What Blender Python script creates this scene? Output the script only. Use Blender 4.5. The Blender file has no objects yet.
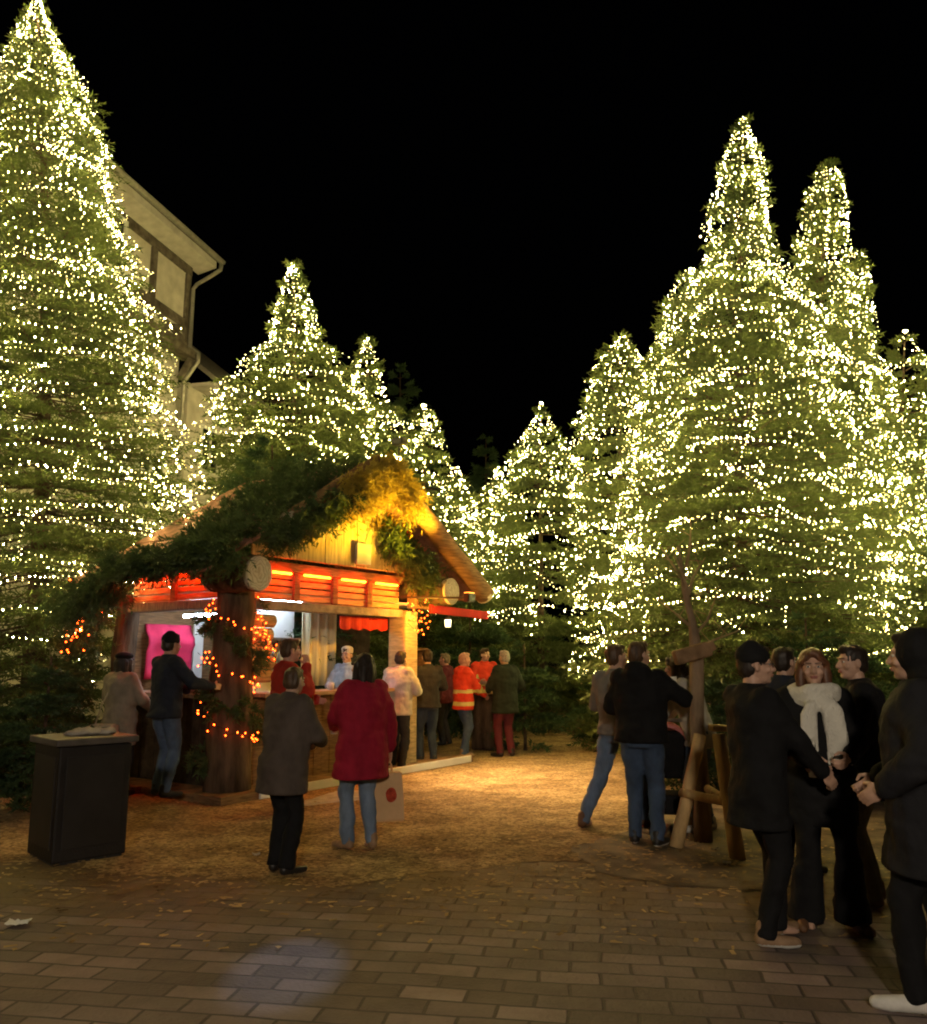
import bpy, bmesh, math, random
import numpy as np
from mathutils import Vector, Matrix, noise
random.seed(7)
RNG = np.random.default_rng(11)
S = bpy.context.scene
COL = S.collection
PI = math.pi
def R(d): return math.radians(d)

# ------------------------------------------------------------------ camera
W, H, F = 927.0, 1024.0, 850.0
EYE, HORIZON = 1.6, 658.0
TH = math.atan((HORIZON - H/2)/F)
cam_d = bpy.data.cameras.new('camera')
cam = bpy.data.objects.new('camera', cam_d); COL.objects.link(cam)
cam_d.sensor_fit = 'HORIZONTAL'; cam_d.sensor_width = 36; cam_d.lens = F/W*36
cam_d.clip_start = .05; cam_d.clip_end = 2000
cam.location = (0, 0, EYE); cam.rotation_euler = (PI/2+TH, 0, 0)
S.camera = cam
def P(px, py, Y):
    v = (H/2-py)/F; x = (px-W/2)/F
    k = math.cos(TH)-v*math.sin(TH)
    return Vector((x/k*Y, Y, EYE+(math.sin(TH)+v*math.cos(TH))/k*Y))
def G(px, py):
    v = (H/2-py)/F; x = (px-W/2)/F
    k = math.cos(TH)-v*math.sin(TH); z = math.sin(TH)+v*math.cos(TH)
    t = -EYE/z
    return Vector((x*t, k*t, 0))

# ------------------------------------------------------------------ render set-up
S.render.engine = 'CYCLES'
c = S.cycles
c.use_denoising = True
try: c.denoiser = 'OPENIMAGEDENOISE'
except Exception: pass
c.use_light_tree = True
c.max_bounces = 4; c.diffuse_bounces = 2; c.glossy_bounces = 2; c.transmission_bounces = 4; c.transparent_max_bounces = 6
c.sample_clamp_indirect = 3.0; c.sample_clamp_direct = 0
c.caustics_reflective = False; c.caustics_refractive = False
c.filter_width = 2.0
S.view_settings.view_transform = 'Standard'; S.view_settings.look = 'None'
S.view_settings.gamma = 1; S.view_settings.use_curve_mapping = False
S.view_settings.exposure = 0.0
w = bpy.data.worlds.new('World'); S.world = w; w.use_nodes = True
nt = w.node_tree; bg = nt.nodes['Background']
sky = nt.nodes.new('ShaderNodeTexSky'); sky.sky_type = 'NISHITA'; sky.sun_disc = False
sky.sun_elevation = R(-4); sky.sun_rotation = R(140)
nt.links.new(sky.outputs[0], bg.inputs[0]); bg.inputs[1].default_value = .015

# ------------------------------------------------------------------ materials
MATS = {}
def mat(name, col, rough=.7, spec=.3, var=.0, scale=8., bump=0., bscale=60., metal=0., col2=None, stretch=None):
    """plain Principled with a noise-driven variation of colour and an optional bump"""
    if name in MATS: return MATS[name]
    m = bpy.data.materials.new(name); m.use_nodes = True
    n = m.node_tree.nodes; l = m.node_tree.links
    b = n['Principled BSDF']
    b.inputs['Base Color'].default_value = (*col, 1)
    b.inputs['Roughness'].default_value = rough
    b.inputs['Specular IOR Level'].default_value = spec
    b.inputs['Metallic'].default_value = metal
    if var or bump:
        tc = n.new('ShaderNodeTexCoord'); src = tc.outputs['Object']
        if stretch:
            mp = n.new('ShaderNodeMapping'); mp.inputs['Scale'].default_value = stretch
            l.new(src, mp.inputs[0]); src = mp.outputs[0]
    if var:
        t = n.new('ShaderNodeTexNoise'); t.inputs['Scale'].default_value = scale; t.inputs['Detail'].default_value = 4
        l.new(src, t.inputs['Vector'])
        r = n.new('ShaderNodeValToRGB')
        a = [max(0, x*(1-var)) for x in col]; bb = [min(1, x*(1+var)) for x in (col2 or col)]
        r.color_ramp.elements[0].position = .3; r.color_ramp.elements[1].position = .7
        r.color_ramp.elements[0].color = (*a, 1); r.color_ramp.elements[1].color = (*bb, 1)
        l.new(t.outputs['Fac'], r.inputs[0]); l.new(r.outputs[0], b.inputs['Base Color'])
    if bump:
        t2 = n.new('ShaderNodeTexNoise'); t2.inputs['Scale'].default_value = bscale; t2.inputs['Detail'].default_value = 3
        l.new(src, t2.inputs['Vector'])
        bp = n.new('ShaderNodeBump'); bp.inputs['Strength'].default_value = bump; bp.inputs['Distance'].default_value = .02
        l.new(t2.outputs['Fac'], bp.inputs['Height']); l.new(bp.outputs[0], b.inputs['Normal'])
    MATS[name] = m
    return m
def emit(name, col, s, base=(.8, .8, .8)):
    if name in MATS: return MATS[name]
    m = bpy.data.materials.new(name); m.use_nodes = True
    b = m.node_tree.nodes['Principled BSDF']
    b.inputs['Base Color'].default_value = (*base, 1)
    b.inputs['Emission Color'].default_value = (*col, 1); b.inputs['Emission Strength'].default_value = s
    MATS[name] = m
    return m

# ------------------------------------------------------------------ mesh helpers
class MB:
    def __init__(s): s.v = []; s.f = []; s.m = []
    def add(s, vs, fs, mi=0):
        b = len(s.v); s.v.extend([tuple(p) for p in vs])
        s.f.extend([tuple(b+i for i in f) for f in fs]); s.m.extend([mi]*len(fs)); return s
    def box(s, c, size, rot=None, mi=0):
        hx, hy, hz = size[0]/2, size[1]/2, size[2]/2
        vs = [Vector((x, y, z)) for x in (-hx, hx) for y in (-hy, hy) for z in (-hz, hz)]
        if rot is not None: vs = [rot @ v for v in vs]
        vs = [v+Vector(c) for v in vs]
        return s.add(vs, [(0,1,3,2),(4,6,7,5),(0,4,5,1),(2,3,7,6),(0,2,6,4),(1,5,7,3)], mi)
    def bbox(s, c, size, bev=.01, rot=None, mi=0):
        bm = bmesh.new(); bmesh.ops.create_cube(bm, size=1)
        for v in bm.verts: v.co = Vector((v.co.x*size[0], v.co.y*size[1], v.co.z*size[2]))
        bmesh.ops.bevel(bm, geom=bm.edges[:], offset=bev, segments=2, affect='EDGES', profile=.6)
        bm.verts.index_update()
        vs = [(rot @ v.co if rot is not None else v.co)+Vector(c) for v in bm.verts]
        fs = [[v.index for v in f.verts] for f in bm.faces]; bm.free()
        return s.add(vs, fs, mi)
    def beam(s, p0, p1, w, h, up=Vector((0,0,1)), bev=.012, mi=0):
        p0 = Vector(p0); p1 = Vector(p1); d = p1-p0; L = d.length; x = d.normalized()
        y = Vector(up).cross(x)
        if y.length < 1e-3: y = Vector((0,1,0)).cross(x)
        y.normalize(); z = x.cross(y)
        rot = Matrix((x, y, z)).transposed()
        return s.bbox((p0+p1)/2, (L, w, h), min(bev, w*.3, h*.3), rot, mi)
    def tube(s, path, rad, n=8, mi=0, cap=True, wob=0.):
        path = [Vector(p) for p in path]
        if not hasattr(rad, '__len__'): rad = [rad]*len(path)
        rings = []; prev = None
        for i, p in enumerate(path):
            t = (path[min(i+1, len(path)-1)]-path[max(i-1, 0)]).normalized()
            if prev is None:
                a = Vector((0,0,1)) if abs(t.z) < .9 else Vector((1,0,0))
                u = t.cross(a).normalized()
            else:
                u = (prev-t*prev.dot(t)).normalized()
            prev = u; v = t.cross(u)
            rings.append([p+(u*math.cos(2*PI*k/n)+v*math.sin(2*PI*k/n))*rad[i]*(1+wob*random.uniform(-1, 1)) for k in range(n)])
        return s.loft(rings, mi, cap)
    def loft(s, rings, mi=0, cap=True):
        n = len(rings[0]); vs = [p for r in rings for p in r]; fs = []
        for i in range(len(rings)-1):
            for k in range(n):
                a = i*n+k; b = i*n+(k+1) % n
                fs.append((a, b, b+n, a+n))
        if cap:
            fs.append(tuple(range(n))[::-1]); fs.append(tuple((len(rings)-1)*n+k for k in range(n)))
        return s.add(vs, fs, mi)
    def ell(s, c, r, rot=None, n=14, m=9, mi=0):
        vs = []; fs = []; c = Vector(c)
        for i in range(1, m):
            a = PI*i/m
            for k in range(n):
                p = Vector((r[0]*math.sin(a)*math.cos(2*PI*k/n), r[1]*math.sin(a)*math.sin(2*PI*k/n), r[2]*math.cos(a)))
                vs.append((rot @ p if rot is not None else p)+c)
        t = Vector((0,0,r[2])); b = Vector((0,0,-r[2]))
        vs.append((rot @ t if rot is not None else t)+c); vs.append((rot @ b if rot is not None else b)+c)
        T = (m-1)*n
        for i in range(m-2):
            for k in range(n):
                fs.append((i*n+k, (i+1)*n+k, (i+1)*n+(k+1) % n, i*n+(k+1) % n))
        for k in range(n):
            fs.append((T, k, (k+1) % n)); fs.append((T+1, (m-2)*n+(k+1) % n, (m-2)*n+k))
        return s.add(vs, fs, mi)
    def cap(s, p0, p1, r0, r1, n=12, mi=0):
        """tapered capsule with round ends"""
        p0 = Vector(p0); p1 = Vector(p1); d = p1-p0
        t = d.normalized() if d.length > 1e-6 else Vector((0,0,1))
        path = []; rad = []
        for a in (85, 60, 30): path.append(p0-t*r0*math.sin(R(a))); rad.append(r0*math.cos(R(a)))
        path.append(p0); rad.append(r0); path.append(p1); rad.append(r1)
        for a in (30, 60, 85): path.append(p1+t*r1*math.sin(R(a))); rad.append(r1*math.cos(R(a)))
        return s.tube(path, rad, n, mi)
    def build(s, name, mats, parent=None, smooth=False):
        me = bpy.data.meshes.new(name); me.from_pydata([tuple(v) for v in s.v], [], s.f)
        return link(name, me, mats, parent, smooth, s.m)
def link(name, me, mats, parent=None, smooth=False, mi=None):
    if not isinstance(mats, (list, tuple)): mats = [mats]
    me.materials.clear()
    for m in mats: me.materials.append(m)
    if mi is not None and len(mats) > 1: me.polygons.foreach_set('material_index', mi)
    if smooth: me.polygons.foreach_set('use_smooth', [True]*len(me.polygons))
    me.update()
    o = bpy.data.objects.new(name, me); COL.objects.link(o)
    if parent is not None: o.parent = parent
    return o
def npmesh(name, verts, nv_per_face, mats, parent=None):
    """verts (N*k,3): every k verts form one face"""
    me = bpy.data.meshes.new(name); N = len(verts); k = nv_per_face
    me.vertices.add(N); me.vertices.foreach_set('co', np.ascontiguousarray(verts, dtype=np.float32).ravel())
    me.loops.add(N); me.loops.foreach_set('vertex_index', np.arange(N, dtype=np.int32))
    me.polygons.add(N//k); me.polygons.foreach_set('loop_start', np.arange(0, N, k, dtype=np.int32))
    me.polygons.foreach_set('loop_total', np.full(N//k, k, dtype=np.int32))
    me.update(calc_edges=True)
    return link(name, me, mats, parent)
def tag(o, label=None, cat=None, group=None, kind=None):
    if label: o['label'] = label
    if cat: o['category'] = cat
    if group: o['group'] = group
    if kind: o['kind'] = kind
    return o
def thing(name, label, cat, loc=(0,0,0), rotz=0, group=None):
    o = bpy.data.objects.new(name, None); COL.objects.link(o)
    o.location = loc; o.rotation_euler = (0, 0, rotz); o.empty_display_size = .1
    return tag(o, label, cat, group)
# ------------------------------------------------------------------ ground
def ground_mat(name):
    m = bpy.data.materials.new(name); m.use_nodes = True
    return m, m.node_tree.nodes, m.node_tree.links, m.node_tree.nodes['Principled BSDF']
def N(n, t, **k):
    o = n.new(t)
    for a, b in k.items():
        if a.startswith('i_'): o.inputs[a[2:].replace('_', ' ')].default_value = b
        else: setattr(o, a, b)
    return o
# far ground
m_soil = mat('soil', (.06, .045, .028), .9, .1, .5, 3., .5, 30.)
g = MB(); g.add([(-300,-60,-.012),(300,-60,-.012),(300,600,-.012),(-300,600,-.012)], [(0,1,2,3)])
tag(g.build('ground', m_soil), kind='structure')
# paving: concrete setts, worn, with dark joints
m_pave, n, l, b = ground_mat('paving')
tc = N(n, 'ShaderNodeTexCoord'); mp = N(n, 'ShaderNodeMapping'); mp.inputs['Rotation'].default_value = (0, 0, R(9))
l.new(tc.outputs['Object'], mp.inputs[0])
nz = N(n, 'ShaderNodeTexNoise', i_Scale=1.3, i_Detail=3.); l.new(mp.outputs[0], nz.inputs['Vector'])
wob = N(n, 'ShaderNodeVectorMath', operation='MULTIPLY_ADD'); wob.inputs[1].default_value = (.07, .07, 0)
l.new(nz.outputs['Color'], wob.inputs[0]); l.new(mp.outputs[0], wob.inputs[2])
br = N(n, 'ShaderNodeTexBrick', offset=.5, i_Scale=1., i_Mortar_Size=.011, i_Mortar_Smooth=.5, i_Brick_Width=.32, i_Row_Height=.16)
br.inputs['Color1'].default_value = (0, 0, 0, 1); br.inputs['Color2'].default_value = (1, 1, 1, 1); br.inputs['Bias'].default_value = 0.
br.inputs['Mortar'].default_value = (.5, .5, .5, 1)
l.new(wob.outputs[0], br.inputs['Vector'])
ramp = N(n, 'ShaderNodeValToRGB'); l.new(br.outputs['Color'], ramp.inputs[0])
e = ramp.color_ramp.elements; e[0].color = (.165, .135, .118, 1); e[1].color = (.36, .29, .28, 1)
x = ramp.color_ramp.elements.new(.85); x.color = (.275, .222, .215, 1)
st = N(n, 'ShaderNodeTexNoise', i_Scale=.9, i_Detail=6., i_Roughness=.7); l.new(tc.outputs['Object'], st.inputs['Vector'])
sr = N(n, 'ShaderNodeValToRGB'); l.new(st.outputs['Fac'], sr.inputs[0])
sr.color_ramp.elements[0].position = .32; sr.color_ramp.elements[1].position = .68
sr.color_ramp.elements[0].color = (.5, .47, .44, 1); sr.color_ramp.elements[1].color = (1.1, 1.05, 1., 1)
mx = N(n, 'ShaderNodeMix', data_type='RGBA', blend_type='MULTIPLY'); mx.inputs[0].default_value = 1
l.new(ramp.outputs[0], mx.inputs[6]); l.new(sr.outputs[0], mx.inputs[7])
jm = N(n, 'ShaderNodeMix', data_type='RGBA'); jm.inputs[7].default_value = (.095, .078, .065, 1)
l.new(br.outputs['Fac'], jm.inputs[0]); l.new(mx.outputs[2], jm.inputs[6]); sy = N(n, 'ShaderNodeSeparateXYZ'); l.new(tc.outputs['Object'], sy.inputs[0])
dn_ = N(n, 'ShaderNodeTexNoise', i_Scale=2.4, i_Detail=8., i_Roughness=.75); l.new(tc.outputs['Object'], dn_.inputs['Vector'])
dm = N(n, 'ShaderNodeMath', operation='MULTIPLY_ADD'); dm.inputs[1].default_value = 3.6; l.new(dn_.outputs['Fac'], dm.inputs[0]); l.new(sy.outputs['Y'], dm.inputs[2])
dr_ = N(n, 'ShaderNodeMapRange'); dr_.inputs[1].default_value = 7.1; dr_.inputs[2].default_value = 8.5; l.new(dm.outputs[0], dr_.inputs[0])
dx_ = N(n, 'ShaderNodeMix', data_type='RGBA'); dx_.inputs[7].default_value = (.20, .135, .07, 1)
l.new(dr_.outputs[0], dx_.inputs[0]); l.new(jm.outputs[2], dx_.inputs[6]); l.new(dx_.outputs[2], b.inputs['Base Color'])
fn = N(n, 'ShaderNodeTexNoise', i_Scale=45., i_Detail=4.); l.new(tc.outputs['Object'], fn.inputs['Vector'])
ad = N(n, 'ShaderNodeMath', operation='MULTIPLY_ADD'); ad.inputs[1].default_value = -1.2; l.new(br.outputs['Fac'], ad.inputs[0]); l.new(fn.outputs['Fac'], ad.inputs[2])
ad2 = N(n, 'ShaderNodeMath', operation='MULTIPLY_ADD'); ad2.inputs[1].default_value = .9; l.new(br.outputs['Color'], ad2.inputs[0]); l.new(ad.outputs[0], ad2.inputs[2])
bp = N(n, 'ShaderNodeBump', i_Strength=.7, i_Distance=.014); l.new(ad2.outputs[0], bp.inputs['Height']); l.new(bp.outputs[0], b.inputs['Normal'])
rr = N(n, 'ShaderNodeMapRange'); rr.inputs[3].default_value = .62; rr.inputs[4].default_value = .8
l.new(st.outputs['Fac'], rr.inputs[0]); l.new(rr.outputs[0], b.inputs['Roughness'])
b.inputs['Specular IOR Level'].default_value = .2
g = MB(); g.add([(-30,-12,0),(30,-12,0),(30,9,0),(-30,9,0)], [(0,1,2,3)])
tag(g.build('paving', m_pave), kind='structure')
# wood-chip / sand surface between the trees, ragged near edge lying over the paving
m_chip, n, l, b = ground_mat('wood_chips')
tc = N(n, 'ShaderNodeTexCoord')
vo = N(n, 'ShaderNodeTexVoronoi', i_Scale=38., feature='F1'); l.new(tc.outputs['Object'], vo.inputs['Vector'])
n1 = N(n, 'ShaderNodeTexNoise', i_Scale=2.2, i_Detail=8., i_Roughness=.72); l.new(tc.outputs['Object'], n1.inputs['Vector'])
r1 = N(n, 'ShaderNodeValToRGB'); l.new(n1.outputs['Fac'], r1.inputs[0])
e = r1.color_ramp.elements; e[0].position = .3; e[1].position = .7; e[0].color = (.27, .185, .09, 1); e[1].color = (.52, .39, .215, 1)
sv = N(n, 'ShaderNodeSeparateColor'); l.new(vo.outputs['Color'], sv.inputs[0])
hs = N(n, 'ShaderNodeMapRange'); hs.inputs[3].default_value = .45; hs.inputs[4].default_value = 1.35; l.new(sv.outputs[0], hs.inputs[0])
mx = N(n, 'ShaderNodeMix', data_type='RGBA', blend_type='MULTIPLY'); mx.inputs[0].default_value = 1
n3 = N(n, 'ShaderNodeTexNoise', i_Scale=.55, i_Detail=5., i_Roughness=.65); l.new(tc.outputs['Object'], n3.inputs['Vector'])
r3 = N(n, 'ShaderNodeValToRGB'); l.new(n3.outputs['Fac'], r3.inputs[0]); r3.color_ramp.elements[0].position = .35; r3.color_ramp.elements[1].position = .66
r3.color_ramp.elements[0].color = (.62, .56, .5, 1); r3.color_ramp.elements[1].color = (1.25, 1.2, 1.15, 1)
m3 = N(n, 'ShaderNodeMix', data_type='RGBA', blend_type='MULTIPLY'); m3.inputs[0].default_value = 1
l.new(r1.outputs[0], m3.inputs[6]); l.new(r3.outputs[0], m3.inputs[7])
l.new(m3.outputs[2], mx.inputs[6]); l.new(hs.outputs[0], mx.inputs[7]); l.new(mx.outputs[2], b.inputs['Base Color'])
ad = N(n, 'ShaderNodeMath', operation='MULTIPLY_ADD'); ad.inputs[1].default_value = .35; l.new(sv.outputs[1], ad.inputs[0]); l.new(n1.outputs['Fac'], ad.inputs[2])
bp = N(n, 'ShaderNodeBump', i_Strength=.9, i_Distance=.05); l.new(ad.outputs[0], bp.inputs['Height']); l.new(bp.outputs[0], b.inputs['Normal'])
b.inputs['Roughness'].default_value = .95; b.inputs['Specular IOR Level'].default_value = .1
# muddy, trodden mix beside the staked sapling
m_mud = mat('trodden_mud', (.09, .066, .042), .8, .3, .6, 3.5, .5, 60., col2=(.16, .115, .07))
def ragged(pts, z, rag, step=.12, seed=0):
    """sheet with a ragged, slightly domed outline"""
    out = []
    for i in range(len(pts)):
        a = Vector(pts[i]); bb = Vector(pts[(i+1) % len(pts)]); k = max(1, int((bb-a).length/step))
        for j in range(k):
            p = a.lerp(bb, j/k)
            d = Vector((noise.noise((p.x*1.1+seed, p.y*1.1, 0)), noise.noise((p.x*1.1, p.y*1.1+9+seed, 3))))*rag
            d += Vector((noise.noise((p.x*7+seed, p.y*7, 5)), noise.noise((p.x*7, p.y*7+9, 8+seed))))*rag*.35
            out.append((p.x+d.x, p.y+d.y, z))
    return out
def sheet(name, pts, z, rag, m, seed=0, step=.12):
    bm = bmesh.new(); vs = [bm.verts.new(p) for p in ragged(pts, z, rag, step, seed)]
    f = bm.faces.new(vs); f.normal_update()
    if f.normal.z < 0: f.normal_flip()
    bmesh.ops.triangulate(bm, faces=[f])
    me = bpy.data.meshes.new(name); bm.to_mesh(me); bm.free()
    return tag(link(name, me, m), kind='structure')
e0 = [G(-60, 862), G(60, 868), G(200, 882), G(330, 885), G(450, 868), G(590, 862), G(720, 850), G(860, 845), G(1000, 850)]
sheet('path', [(p.x, p.y) for p in e0]+[(14, 30), (3.5, 48), (-3, 48), (-14, 30)], .004, .28, m_chip, 3)
mud = [G(555, 850), G(620, 872), G(740, 892), G(900, 880), G(1010, 860), G(1010, 780), G(760, 790), G(640, 822)]
sheet('muddy_ground', [(p.x, p.y) for p in mud], .008, .3, m_mud, 6)
# ------------------------------------------------------------------ conifers and their light strings
def leaf_mat(name, a, bcol):
    m = bpy.data.materials.new(name); m.use_nodes = True
    n = m.node_tree.nodes; l = m.node_tree.links; b = n['Principled BSDF']
    tc = n.new('ShaderNodeTexCoord'); t = n.new('ShaderNodeTexNoise'); t.inputs['Scale'].default_value = 2.6; t.inputs['Detail'].default_value = 5
    l.new(tc.outputs['Object'], t.inputs['Vector'])
    r = n.new('ShaderNodeValToRGB'); r.color_ramp.elements[0].position = .33; r.color_ramp.elements[1].position = .68
    r.color_ramp.elements[0].color = (*a, 1); r.color_ramp.elements[1].color = (*bcol, 1)
    l.new(t.outputs['Fac'], r.inputs[0]); l.new(r.outputs[0], b.inputs['Base Color'])
    b.inputs['Roughness'].default_value = .55; b.inputs['Specular IOR Level'].default_value = .3
    tr = n.new('ShaderNodeBsdfTranslucent'); l.new(r.outputs[0], tr.inputs[0])
    ms = n.new('ShaderNodeMixShader'); ms.inputs[0].default_value = .35
    l.new(b.outputs[0], ms.inputs[1]); l.new(tr.outputs[0], ms.inputs[2]); l.new(ms.outputs[0], n['Material Output'].inputs[0])
    return m
M_FIR = leaf_mat('fir_needles', (.075, .10, .028), (.12, .155, .045))
M_FIR2 = leaf_mat('spruce_needles', (.035, .07, .03), (.07, .115, .042))
M_BARK = mat('conifer_bark', (.09, .062, .042), .9, .1, .5, 14., .8, 40.)
M_WIRE = mat('wire_green', (.02, .035, .02), .6, .3)
M_BULB = emit('bulb_warm', (1., .78, .25), 680., (.9, .85, .7))
M_BULB_DIM = emit('bulb_warm_dim', (1., .82, .32), 13., (.9, .85, .7))
M_BULB_OR = emit('bulb_orange', (1., .075, .006), 22., (.9, .4, .2))

def unit(v): return v/np.maximum(np.linalg.norm(v, axis=1, keepdims=True), 1e-9)
def needles(base, axis, length, per, nl, nw, droop=.0):
    """needle blades round twigs: base (n,3), axis unit (n,3), length (n,)"""
    n = len(base)
    t = np.tile(np.linspace(.02, 1., per), n)+RNG.uniform(-.05, .05, n*per)
    B = np.repeat(base, per, 0); A = np.repeat(axis, per, 0); L = np.repeat(length, per)
    p = B+A*(t*L)[:, None]
    p[:, 2] -= droop*(t*L)**2
    r = unit(RNG.normal(size=(n*per, 3)))
    s = unit(np.cross(A, r))
    d = unit(A*RNG.uniform(.5, 1.0, (n*per, 1))+s*RNG.uniform(.5, 1.0, (n*per, 1)))
    wv = unit(np.cross(d, unit(RNG.normal(size=(n*per, 3)))))
    ln = nl*RNG.uniform(.7, 1.3, (n*per, 1)); ww = nw*RNG.uniform(.7, 1.2, (n*per, 1))
    out = np.empty((n*per, 3, 3))
    out[:, 0] = p-wv*ww*.5; out[:, 1] = p+wv*ww*.5; out[:, 2] = p+d*ln
    return out.reshape(-1, 3)

class Shape:
    """crown radius as a function of height and angle"""
    def __init__(s, prof, seed, lump=.14, lean=(0, 0), Ht=1.):
        s.z = np.array([p[0] for p in prof]); s.r = np.array([p[1] for p in prof]); s.lump = lump
        g = np.random.default_rng(seed); s.k = g.uniform(0, 6.28, 8); s.lean = lean; s.Ht = Ht
    def rad(s, z, ph):
        r = np.interp(z, s.z, s.r)
        q = (np.sin(2*ph+s.k[0]+z*.9)*.5+np.sin(3*ph+s.k[1]-z*1.7)*.5+np.sin(5*ph+s.k[2]+z*3.1)*.35+np.sin(z*4.3+s.k[3]+ph)*.45)
        w_ = z*1.05+s.k[7]+.35*np.sin(ph*3+s.k[6])+.2*np.sin(ph*7+s.k[5])
        saw = 1-(w_-np.floor(w_))
        return r*(1+s.lump*q*.75+.20*(saw-.5)*np.clip(r/.5, .4, 1))
    def pos(s, z, ph, k=1.):
        r = s.rad(z, ph)*k
        return np.stack([r*np.cos(ph)+s.lean[0]*(z/s.Ht)**2, r*np.sin(ph)+s.lean[1]*(z/s.Ht)**2, z], -1)

def crown_arrays(sh, z0, z1, dens, sc, front):
    """needle triangles + limb polylines of a conifer crown; front = angle of the camera side"""
    zs = np.linspace(z0, z1, 400); rr = np.interp(zs, sh.z, sh.r)+.05
    cdf = np.cumsum(rr); area = 2*PI*np.trapz(rr, zs); cdf /= cdf[-1]
    nb = int(area*dens/sc**2)
    z = np.interp(RNG.uniform(0, 1, nb), cdf, zs); ph = RNG.uniform(0, 2*PI, nb)
    back = np.cos(ph-front) < -.35
    keep = ~back | (RNG.uniform(0, 1, nb) < .35)
    z = z[keep]; ph = ph[keep]; nb = len(z)
    u = np.where(RNG.uniform(0, 1, nb) < .8, RNG.uniform(.82, 1.05, nb), RNG.uniform(.45, .8, nb))
    # gather branches into layered whorls so the outline steps like a fir's
    st = .34*max(sc, .7); z = z+.38*((np.round(z/st)*st)-z)
    tipr = sh.rad(z, ph)*u; rs = tipr*.28
    cx = sh.lean[0]*(z/sh.Ht)**2; cy = sh.lean[1]*(z/sh.Ht)**2
    dr = np.stack([np.cos(ph), np.sin(ph)], -1)
    upf = (z-z0)/(z1-z0+1e-6)
    slope = np.where(upf > .85, .5, -.22+.35*upf)
    m = 11
    tw_b, tw_a, tw_l = [], [], []
    for j in range(m):
        t = .12+.88*j/(m-1)
        r = rs+(tipr-rs)*t
        zz = z+slope*(r-tipr)+.10*tipr*(t-1)*(t-.3)
        base = np.stack([cx+dr[:, 0]*r, cy+dr[:, 1]*r, zz], -1)
        side = (1 if j % 2 else -1)
        tang = np.stack([-dr[:, 1], dr[:, 0]], -1)*side
        k = .75 if j < m-1 else 0.
        ax = np.stack([dr[:, 0]*.75+tang[:, 0]*k, dr[:, 1]*.75+tang[:, 1]*k, slope*.6+RNG.uniform(-.3, .12, nb)], -1)
        ln = (.30-.17*t)*sc**.6*RNG.uniform(.7, 1.3, nb)*np.clip(tipr/.6, .45, 1.15)
        tw_b.append(base); tw_a.append(unit(ax)); tw_l.append(ln)
    V = needles(np.concatenate(tw_b), np.concatenate(tw_a), np.concatenate(tw_l), 7, .075*sc, .026*sc, .35)
    limbs = []
    for i in range(0, nb, 3):
        d = Vector((dr[i, 0], dr[i, 1], 0))
        c0 = Vector((cx[i], cy[i], z[i])); s = slope[i]
        limbs.append([c0+d*.02+Vector((0, 0, -s*tipr[i])), c0+d*tipr[i]*.5+Vector((0, 0, -s*tipr[i]*.5-.04*tipr[i])), c0+d*tipr[i]*.97])
    return V, limbs

OCTA_V = np.array([(1,0,0),(-1,0,0),(0,1,0),(0,-1,0),(0,0,1.25),(0,0,-1.25)], float)
OCTA_F = [(0,2,4),(2,1,4),(1,3,4),(3,0,4),(2,0,5),(1,2,5),(3,1,5),(0,3,5)]
_bm = {}
def bulb_mesh(r, m, key):
    if key in _bm: return _bm[key]
    me = bpy.data.meshes.new('bulb'); me.from_pydata([tuple(v) for v in OCTA_V*r], [], OCTA_F); me.materials.append(m)
    _bm[key] = me
    return me
def bulb_set(pts, root, r, m, key, cam_local, nmax=100, m2=None):
    """the nmax nearest bulbs as parts, the rest as one part of kind stuff"""
    pts = np.asarray(pts)
    order = np.argsort(np.linalg.norm(pts-np.array(cam_local), axis=1))
    dim = RNG.uniform(0, 1, len(pts)) < (.64 if m2 else -1)
    me1 = bulb_mesh(r, m, key); me2 = bulb_mesh(r, m2, key+'d') if m2 else me1
    for i in order[:nmax]:
        me = me2 if dim[i] else me1
        o = bpy.data.objects.new('bulb', me); COL.objects.link(o); o.parent = root
        o.location = pts[i]; o.rotation_euler = (random.uniform(-.6, .6), random.uniform(-.6, .6), random.uniform(0, 3))
    far = order[nmax:]
    for sel, mm in ((far[~dim[far]], m), (far[dim[far]], m2)):
        rest = pts[sel]
        if not len(rest): continue
        sc = RNG.uniform(.8, 1.15, (len(rest), 1, 1))
        V = (rest[:, None, :]+OCTA_V[None]*r*sc)
        Fa = np.array(OCTA_F); T = V[:, Fa.ravel()].reshape(-1, 3)
        o = npmesh('bulb_chain', T, 3, mm, root); o['kind'] = 'stuff'
def wire_mesh(runs, name, m, r=.003):
    vs = []
    for run in runs:
        a = np.asarray(run)
        if len(a) < 2: continue
        p, q = a[:-1], a[1:]
        d = unit(q-p); s = unit(np.cross(d, np.array([[.3, .5, .81]]))); t = np.cross(d, s)
        c3 = [s*r, (-.5*s+.866*t)*r, (-.5*s-.866*t)*r]
        for k in range(3):
            a0, a1 = c3[k], c3[(k+1) % 3]
            vs.append(np.stack([p+a0, p+a1, q+a1, q+a0], 1).reshape(-1, 3))
    return npmesh(name, np.concatenate(vs), 4, m)

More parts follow.
